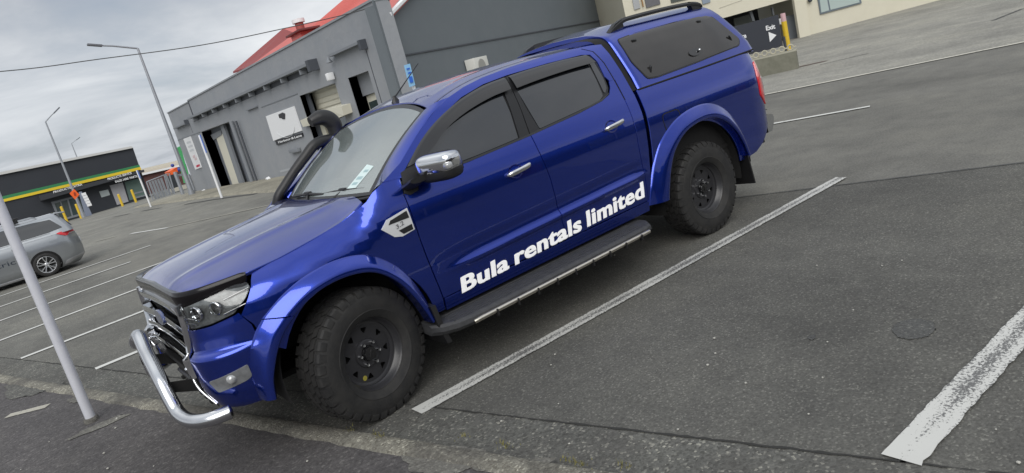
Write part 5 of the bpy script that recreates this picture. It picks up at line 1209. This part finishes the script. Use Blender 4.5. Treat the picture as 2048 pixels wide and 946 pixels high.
# grille
def fc(name, o_, mat, off=0., thick=.02, parent=None, d=.03):
    def fn(s, z):
        P = U(abs(s), z, 1 if s >= 0 else -1); return P
    return sheet(name, o_, fn, mat, parent or TR, d, d, thick, (1, 0, 0), off)
s6 = s_of_y(.60)
gr = fc('grille', [(-s6-.01, .50), (s6+.01, .50), (s6+.012, .99), (-s6-.012, .99)], DARK, -.045)
def bar(name, s0, s1, zf, hgt, dep, mat, parent, n=28):
    rings = []
    for s in np.linspace(s0, s1, n):
        z = zf(s); P = U(abs(s), z, 1 if s >= 0 else -1); nn = plann(abs(s)); nn = np.array([nn[0], nn[1]*(1 if s >= 0 else -1), 0]); nn /= np.linalg.norm(nn)
        rings.append([P+nn*a+np.array([0, 0, b]) for a, b in ((-.03, hgt), (dep*.75, hgt*.9), (dep, hgt*.35), (dep*.95, -hgt*.5), (dep*.6, -hgt), (-.03, -hgt))])
    return loft(name, rings, mat, parent, closed=True, caps=True, angle=35)
bar('grille_bar', -s6, s6, lambda s: .975-.02*(s/s6)**2, .020, .014, CHROME, gr)
bar('grille_bar', -s6+.02, s6-.02, lambda s: .868-.015*(s/s6)**2, .028, .020, CHROME, gr)
bar('grille_bar', -s6+.03, s6-.03, lambda s: .775-.02*(s/s6)**2, .022, .014, CHROME, gr)
bar('grille_bar', -s6+.05, s6-.05, lambda s: .690-.01*(s/s6)**2, .018, .012, CHROME, gr)
for k in (1, -1):
    rings = []
    for z in np.linspace(1.0, .60, 18):
        t = (1.0-z)/.4; s = s6-.012+.010*math.sin(t*6)-.02*t; rg = []
        for a, b in ((-.024, -.03), (-.020, .012), (-.006, .020), (.012, .017), (.018, .006), (.020, -.03)):
            P = U(s+a, z, k); nn = plann(s+a); rg.append(P+np.array([nn[0], k*nn[1], 0])*b)
        rings.append(rg)
    loft('grille_side_bar', rings, CHROME, gr, closed=True, caps=True, angle=35)
    # chrome hockey sticks of the lower intake
    tube('intake_trim', [U(s6-.05, .66, k)+np.array([.02, 0, 0]), U(s6-.10, .60, k)+np.array([.015, 0, 0]), U(s6-.05, .52, k)+np.array([.012, 0, 0]), U(s6+.02, .43, k)+np.array([.004, 0, 0])], .008, CHROME, gr, 10, 4)
    fc('intake_insert', [(k*(s6-.14), .64), (k*(s6-.03), .64), (k*(s6-.045), .53), (k*(s6-.16), .53)], pmat_once('fog_housing'), -.012, .012, gr)
bar('grille_brace', -.05, .05, lambda s: .868, .042, .026, CHROME, gr, 8)
em = fc('front_badge', [(.115*math.cos(a), .868+.046*math.sin(a)) for a in np.linspace(0, 2*math.pi, 30, endpoint=False)], pmat_once('badge_blue'), .028, .02, gr)
bar('lower_intake_bar', -s6+.08, s6-.08, lambda s: .56, .012, .0, BLK, gr)
fc('lower_intake', [(-s6-.02, .385), (s6+.02, .385), (s6+.004, .53), (-s6-.004, .53)], BLK, -.03, .02, gr)
fc('skid_plate', [(-.42, .345), (.42, .345), (.50, .40), (-.50, .40)], pmat_once('skid_silver'), -.01, .02, gr)
bm = bmesh.new()
for k in range(-3, 4): 
    P = U(abs(k)*.12, .372, 1 if k >= 0 else -1); add_box(bm, (P[0]-.004, P[1], .372), (.02, .05, .018), bev=.004)
bmobj('skid_plate_slot', bm, DARK, gr)
# number plate
# nudge bar
path = [(.785, .812, .424), (.86, .785, .422), (.925, .725, .422), (.962, .635, .428), (.980, .54, .458), (.986, .485, .535), (.986, .42, .63), (.982, .30, .700), (.975, .168, .745), (.966, .06, .80), (.963, 0, .81)]
nb = tube('nudge_bar', path+[(x-(.06 if .2 < y < .8 else 0), -y*.93, z) for x, y, z in path[::-1][1:]], .038, STEELT, TR, 18, 4)
for k in (1, -1):
    prism('nudge_bar_bracket', [(.78, k*.42, .46), (.965, k*.42, .54), (.965, k*.42, .60), (.78, k*.42, .54)], (0, k*.012, 0), DARK, nb)
    bm = bmesh.new(); bmesh.ops.create_uvsphere(bm, u_segments=14, v_segments=8, radius=.038, matrix=Matrix.Translation((.785, k*.812, .424)) @ Matrix.Scale(.4, 4, (1, -.3, 0))); bmobj('nudge_bar_end', bm, STEELT, nb)
# snorkel on the right-hand pillar
sp_ = [WS(-1.0, t)+np.array([.060, -.045, .030]) for t in (.02, .15, .35, .55, .75)]
sn = tube('snorkel', [(-.24, -.80, 1.14), (-.30, -.775, 1.21)]+sp_+[(-.905, -.765, 1.56)], [.034, .037, .037, .037, .037, .039, .042, .050], BLK, TR, 16, 5)
tube('snorkel_head', [(-.922, -.78, 1.515), (-.945, -.78, 1.58), (-.950, -.78, 1.64), (-.942, -.78, 1.69), (-.905, -.78, 1.735), (-.85, -.78, 1.752), (-.765, -.78, 1.738)], [.052, .055, .061, .067, .066, .060, .040], BLK, sn, 18, 5)
tube('snorkel_clamp', [(-.915, -.78, 1.50), (-.926, -.78, 1.535)], .061, STEELT, sn, 18)
# canopy
CA = 'canopy'
def SEC(t):   # half section from the side foot (t=0) over the crown (t=1)
    T = [(0, .852, 1.338), (.08, .846, 1.350), (.09, .842, 1.358), (.20, .815, 1.430), (.35, .765, 1.545), (.50, .712, 1.660), (.58, .680, 1.722), (.63, .650, 1.762), (.67, .612, 1.787), (.72, .55, 1.808), (.80, .42, 1.832), (.90, .21, 1.848), (1., 0, 1.855)]
    a = np.array(T); return float(np.interp(t, a[:, 0], a[:, 1])), float(np.interp(t, a[:, 0], a[:, 2]))
ts = [0, .04, .08, .10, .2, .3, .4, .5, .54, .58, .61, .64, .67, .70, .75, .8, .85, .9, .95, 1.]
rings = []
XF = Tab([(1.33, -2.715), (1.40, -2.72), (1.5, -2.715), (1.7, -2.70), (1.8, -2.70), (1.86, -2.74)], .02)
XR = Tab([(1.33, -4.365), (1.41, -4.365), (1.5, -4.325), (1.62, -4.255), (1.72, -4.185), (1.79, -4.11), (1.84, -4.02), (1.88, -3.96)], .02)
for s in (0, .004, .012, .03, .08, .2, .4, .6, .8, .9, .95, .975, .99, 1.):
    k = -.02*max(0, 1-s/.012)-.05*max(0, (s-.965)/.035)**2
    pr = []
    for t in ts:
        y, z = SEC(t); lift = .035*sm((s)/.22)*sm((t-.55)/.2)
        x = XF(z)*(1-s)+XR(z)*s; y2 = y*(1+k)-.03*sm((s-.7)/.3)*(1-.5*t); z2 = z+(z-1.6)*k*.6+lift
        pr.append((x, y2, z2))
    rings.append(pr+[(x, -y, z) for x, y, z in pr[::-1][1:]])
cano = loft(CA, rings, PAINT, TR, closed=True, caps=True, angle=40)
gk = []
for x, k in ((-2.60, .93), (-2.64, .965), (-2.73, .965)):
    pr = [(x, SEC(t)[0]*k, SEC(t)[1]*(1 if t < .5 else 1-.022*(t-.5)*2)-.0) for t in ts]; gk.append(pr+[(a, -b, c) for a, b, c in pr[::-1][1:]])
loft('canopy_gap_shade', gk, DARK, cano, angle=60)  # dark ribbon: shade of the gap between cab and canopy put into its colour
def CS(sd, off=0.):
    def fn(x, z):
        a = np.array([SEC(t) for t in np.linspace(0.09, .62, 40)]); y = float(np.interp(z, a[:, 1], a[:, 0]))
        s = (x-XF(z))/(XR(z)-XF(z)); y -= .03*sm((s-.7)/.3)*.8
        return np.array([x, sd*y, z])
    return fn
for sd in (1, -1):
    gpts = [(-2.795, 1.545), (-2.79, 1.735), (-3.0, 1.748), (-3.5, 1.752), (-3.93, 1.748), (-4.03, 1.715), (-4.20, 1.475), (-4.14, 1.425), (-3.5, 1.402), (-2.97, 1.388), (-2.86, 1.40)]
    cw = sheet('canopy_window', rnd(gpts, .03), CS(sd), CANGLASS, TR, .08, .05, .006, (0, sd, 0), .005)
    cw.parent = cano
    o1 = rnd([((x+3.5)*1.012-3.5, (z-1.57)*1.05+1.57) for x, z in gpts], .03); i1 = rnd(gpts, .03)
    loft('window_seal', [[CS(sd)(p[0], p[1])+np.array([0, sd*.004, 0]) for p in q] for q in (o1, i1)], BLK, cano, closed=True)
    for hx, hz, ww, hh_ in ((-2.94, 1.700, .05, .022), (-3.80, 1.712, .05, .022), (-2.93, 1.452, .02, .07), (-4.07, 1.50, .02, .07)):
        c = CS(sd)(hx, hz); box('window_catch', c+np.array([0, sd*.009, 0]), (ww, .012, hh_), GLOSSBLK, cano, rot=Matrix.Rotation(R_((-20 if hx > -3.5 else 22) if ww < .03 else 0), 3, 'Y'), bev=.004)
    c = CS(sd)(-3.52, 1.468)
    lk = sheet('canopy_lock', [(-3.52+.075*math.cos(a), 1.475+.030*math.sin(a)) for a in np.linspace(0, 2*math.pi, 22, endpoint=False)], CS(sd), GLOSSBLK, cano, .05, .05, .008, (0, sd, 0), .014)
    bm = bmesh.new(); bmesh.ops.create_uvsphere(bm, u_segments=12, v_segments=8, radius=.012, matrix=Matrix.Translation((-3.57, c[1]+sd*.02, 1.487))); bmobj('lock_barrel', bm, CHROME, cano)
    # dark joint under the canopy
    tube('canopy_seal', [(-2.70, sd*.853, 1.338), (-3.4, sd*.856, 1.343), (-4.1, sd*.848, 1.350), (-4.30, sd*.83, 1.352)], .008, DARK, cano, 8, 3)
    # roof rail
    rr = []
    ctr = [(-2.80, 1.797), (-2.86, 1.832), (-2.98, 1.875), (-3.10, 1.886), (-3.5, 1.890), (-3.85, 1.883), (-3.98, 1.866), (-4.03, 1.845)]
    for p in spl3([(x, 0, z) for x, z in ctr], 4):
        lean = .03; rr.append([(p[0], sd*(.565+a), p[2]+b) for a, b in ((-.020, -.020), (.024, -.024), (.026, -.004), (.010, .012), (-.012, .012))])
    loft('roof_rail', rr, BLK, cano, closed=True, caps=True, angle=40)
    prism('roof_rail_foot', [(-2.80, sd*.585, 1.800), (-2.90, sd*.585, 1.865), (-2.98, sd*.585, 1.885), (-2.99, sd*.585, 1.805)], (0, -sd*.045, 0), BLK, cano)
    prism('roof_rail_foot', [(-3.86, sd*.585, 1.895), (-4.02, sd*.585, 1.858), (-4.02, sd*.585, 1.815), (-3.90, sd*.585, 1.815)], (0, -sd*.045, 0), BLK, cano)
rw = sheet('canopy_rear_window', rnd([(-.60, 1.45), (.60, 1.45), (.55, 1.72), (-.55, 1.72)], .05), lambda y, z: np.array([XR(z)+.012, y, z]), CANGLASS, cano, .1, .06, .005, (-1, 0, 0), .02)
# wheels
def tri_curve(loops, ext, name, mat, parent=None):
    cu = bpy.data.curves.new('c', 'CURVE'); cu.dimensions = '2D'; cu.fill_mode = 'BOTH'; cu.extrude = ext
    for lp in loops:
        sp = cu.splines.new('POLY'); sp.points.add(len(lp)-1); sp.use_cyclic_u = True
        for i, p in enumerate(lp): sp.points[i].co = (p[0], p[1], 0, 1)
    o_ = bpy.data.objects.new('c', cu); COL.objects.link(o_); dg = bpy.context.evaluated_depsgraph_get()
    me = bpy.data.meshes.new_from_object(o_.evaluated_get(dg)); bpy.data.objects.remove(o_); bpy.data.curves.remove(cu)
    me.transform(Matrix.Rotation(R_(90), 4, 'X')); return me
def make_wheel():
    # outer face looks along +y, centre of the tyre at the origin
    bm = bmesh.new()
    lathe(bm, [(.213, .090), (.222, .104), (.222, .096), (.214, .085), (.205, .060), (.196, .052), (.192, .02), (.19, -.11), (.222, -.125)], 56)
    lathe(bm, [(.172, .030), (.180, .036), (.196, .040), (.199, .052)], 56)
    lathe(bm, [(.092, .030), (.085, .042), (.072, .047), (.050, .047), (.047, .040), (.02, .040)], 40)
    wheel = bmobj('wheel', bm, RIMM, None, True, 35)
    circ = lambda r, n=56: [(r*math.cos(2*math.pi*k/n), r*math.sin(2*math.pi*k/n)) for k in range(n)]
    loops = [circ(.180), circ(.088)]
    for k in range(8):
        a = 2*math.pi*(k+.5)/8; t = [(.160, -.165), (.160, .165), (.118, .0)]
        tri = [(r*math.cos(a+b), r*math.sin(a+b)) for r, b in t]; loops.append(rnd(tri, .012, 3))
    me = tri_curve(loops, .003, 'f', RIMM); me.transform(Matrix.Translation((0, .031, 0)))
    disc = link('wheel_disc', me, RIMM); disc.parent = wheel
    bm = bmesh.new(); lathe(bm, [(.19, -.02), (.001, -.02)], 24); bd = bmobj('brake_drum', bm, DARK, None); bd.parent = wheel
    # tyre
    bm = bmesh.new()
    prof = [(.214, .088), (.222, .108), (.250, .127), (.290, .1335), (.330, .1325), (.362, .124), (.381, .112), (.390, .092), (.392, .04), (.392, -.04), (.390, -.092), (.381, -.112), (.362, -.124), (.330, -.1325), (.290, -.1335), (.250, -.127), (.222, -.108), (.214, -.088)]
    prof = prof[:3]+[(.262, .1315), (.264, .1335), (.268, .1335), (.270, .1315)]+prof[3:]
    lathe(bm, prof, 90)
    def blk(a0, a1, y0, y1, r0, r1, sk=0.):
        P = []
        for r, a, y in ((r0, a0, y0), (r0, a1, y0), (r0, a1+sk, y1), (r0, a0+sk, y1), (r1, a0, y0), (r1, a1, y0), (r1, a1+sk, y1), (r1, a0+sk, y1)):
            P.append(bm.verts.new((r*math.cos(a), y, r*math.sin(a))))
        for f in ((4, 5, 6, 7), (0, 1, 5, 4), (1, 2, 6, 5), (2, 3, 7, 6), (3, 0, 4, 7)): bm.faces.new([P[i] for i in f])
    n = 36
    for k in range(n):
        a = 2*math.pi*k/n; d = 2*math.pi/n
        for sgn in (1, -1):
            o_ = 0 if sgn == 1 else d*.5; ex = (k % 2)*.012
            # shoulder lug: over the tread edge and down the side
            y0, y1, y2 = sgn*.078, sgn*.113, sgn*(.128)
            a0, a1 = a+o_+d*.10, a+o_+d*.82
            pr = [(.4015, y0), (.4005, y1*.93), (.392, sgn*.118), (.366-ex, y2), (.355-ex, sgn*.1265)]
            inn = [(.385, y0), (.385, y1*.9), (.380, sgn*.108), (.360-ex, sgn*.120), (.35-ex, sgn*.12)]
            ra = [bm.verts.new((r*math.cos(a0), y, r*math.sin(a0))) for r, y in pr]; rb_ = [bm.verts.new((r*math.cos(a1), y, r*math.sin(a1))) for r, y in pr]
            ia = [bm.verts.new((r*math.cos(a0), y, r*math.sin(a0))) for r, y in inn]; ib = [bm.verts.new((r*math.cos(a1), y, r*math.sin(a1))) for r, y in inn]
            for i in range(4):
                bm.faces.new((ra[i], rb_[i], rb_[i+1], ra[i+1])); bm.faces.new((ra[i], ra[i+1], ia[i+1], ia[i])); bm.faces.new((rb_[i], rb_[i+1], ib[i+1], ib[i]))
            bm.faces.new((ra[0], rb_[0], ib[0], ia[0]))
            blk(a+o_+d*.0, a+o_+d*.78, sgn*.030, sgn*.070, .385, .4015, d*.25)
        blk(a+d*.2, a+d*.9, -.022, .022, .385, .4015, d*.3)
    ty = bmobj('tyre', bm, RUBBER, None, True, 30); ty.parent = wheel
    bm = bmesh.new(); lathe(bm, [(.046, .030), (.046, .060), (.040, .070), (.001, .072)], 30); add_box(bm, (0, .0725, 0), (.045, .004, .010), Matrix.Rotation(R_(45), 3, 'Y'))
    cp = bmobj('centre_cap', bm, GLOSSBLK, None); cp.parent = wheel
    for k in range(6):
        a = 2*math.pi*(k+.3)/6
        bm = bmesh.new(); c = (.0695*math.cos(a), .045, .0695*math.sin(a))
        lathe(bm, [(.0115, 0), (.0115, .020), (.009, .027), (.001, .029)], 10, c)
        nu = bmobj('wheel_nut', bm, CHROME, None); nu.parent = wheel
    return wheel
wh = make_wheel()
def copy_tree(o, parent=None):
    c = o.copy(); COL.objects.link(c); c.parent = parent
    for ch in list(o.children): copy_tree(ch, c)
    return c
STEER = 13
for i, (x, sd, st_a) in enumerate(((0, 1, STEER), (-3.22, 1, 0), (0, -1, STEER), (-3.22, -1, 0))):
    o_ = wh if i == 0 else copy_tree(wh)
    o_.parent = TR; o_.scale = (.965, .97, .965); o_.location = (x, sd*.802, .388); o_.rotation_euler = (0, R_([12, 47, 80, 5][i]), R_(st_a+(180 if sd == -1 else 0)))
bm = bmesh.new(); a = R_(-62); lathe(bm, [(.0155, .0), (.0155, .0015), (.001, .002)], 16, (.150*math.cos(a), .035, .150*math.sin(a)))
dot = bmobj('rim_sticker', bm, pmat_once('yellow_sticker'), None); dot.parent = wh
dot.rotation_euler = (0, -R_(12), 0)
# wipers, aerial
for a, b, piv in (((-.330, -.42, 1.262), (-.345, .10, 1.262), (-.295, -.10, 1.235)), ((-.352, .08, 1.262), (-.415, .60, 1.268), (-.32, .30, 1.238))):
    wp = tube('wiper', [piv, ((a[0]+b[0])/2, (a[1]+b[1])/2, 1.268)], .011, BLK, TR, 8)
    tube('wiper_blade', [a, ((a[0]+b[0])/2+.006, (a[1]+b[1])/2, 1.272), b], .010, BLK, wp, 8, 3)
    bm = bmesh.new(); add_box(bm, ((a[0]+b[0])/2, (a[1]+b[1])/2, 1.277), (.03, .09, .022), bev=.006); bmobj('wiper_joint', bm, BLK, wp)
ae = loft('aerial', [[(-1.13+r*1.6*math.cos(q), -.02+r*math.sin(q), z) for q in np.linspace(0, 2*math.pi, 12, endpoint=False)] for r, z in ((.024, 1.712), (.022, 1.722), (.012, 1.745), (.008, 1.765))], BLK, TR, closed=True, caps=True)
tube('aerial_rod', [(-1.135, -.02, 1.755), (-1.26, -.02, 1.845), (-1.40, -.02, 1.945)], [.006, .004, .003], BLK, ae, 6)
# cabin
dbm = bmesh.new(); add_box(dbm, (-.62, 0, 1.10), (.50, 1.40, .20), bev=.05); bmobj('dashboard', dbm, pmat_once('dash_grey'), TR)
for y in (.37, -.37):
    s_ = box('seat', (-1.45, y, .80), (.52, .50, .16), SEATM, TR, bev=.05)
    box('backrest', (-1.74, y, 1.10), (.16, .48, .58), SEATM, s_, rot=Matrix.Rotation(R_(-14), 3, 'Y'), bev=.06); box('headrest', (-1.83, y, 1.47), (.11, .26, .19), SEATM, s_, bev=.05)
s_ = box('rear_seat', (-2.15, 0, .82), (.45, 1.3, .16), SEATM, TR, bev=.05); box('backrest', (-2.45, 0, 1.12), (.14, 1.3, .6), SEATM, s_, rot=Matrix.Rotation(R_(-10), 3, 'Y'), bev=.05)
bm = bmesh.new(); add_tube(bm, [(.0+.19*math.cos(a)*0, .19*math.cos(a), .19*math.sin(a)) for a in np.linspace(0, 2*math.pi, 29)], .016, 8, False); add_box(bm, (0, 0, 0), (.03, .34, .05), bev=.01)
sw = bmobj('steering_wheel', bm, BLK, None); sw.parent = TR; sw.location = (-.98, -.37, 1.17); sw.rotation_euler = (0, R_(-25), 0)
im = box('interior_mirror', (-.86, -.32, 1.455), (.08, .27, .12), GLOSSBLK, TR, rot=Matrix.Rotation(R_(-12), 3, 'Z'), bev=.02)
tube('mirror_stalk', [(-.87, -.34, 1.50), (-.86, -.42, 1.56)], .035, BLK, im)
# lettering along the foot of the doors
def LT(a, b):
    x = -.690-1.755*a; z = .490+.066*a+(.104+.020*a)*b
    return SX(x-.012*b, z)+np.array([0, .0035, 0])
bml = bmesh.new()
for k, (da, db) in enumerate(((0, 0), (.0032, .012), (-.0032, -.012), (.0032, -.012), (-.0032, .012))):
    o_ = text_on('tmp', 'Bula rentals limited', lambda a, b: LT(a+da, b*.94+.03+db)+np.array([0, .0009*k, 0]), WHITE, TR, .018, 1.06, 60)
    bml.from_mesh(o_.data); bpy.data.objects.remove(o_)
me = bpy.data.meshes.new('door_lettering'); bml.to_mesh(me); bml.free(); me.normals_split_custom_set_from_vertices([(0, .98, .199)]*len(me.vertices)); link('door_lettering', me, WHITE, TR)
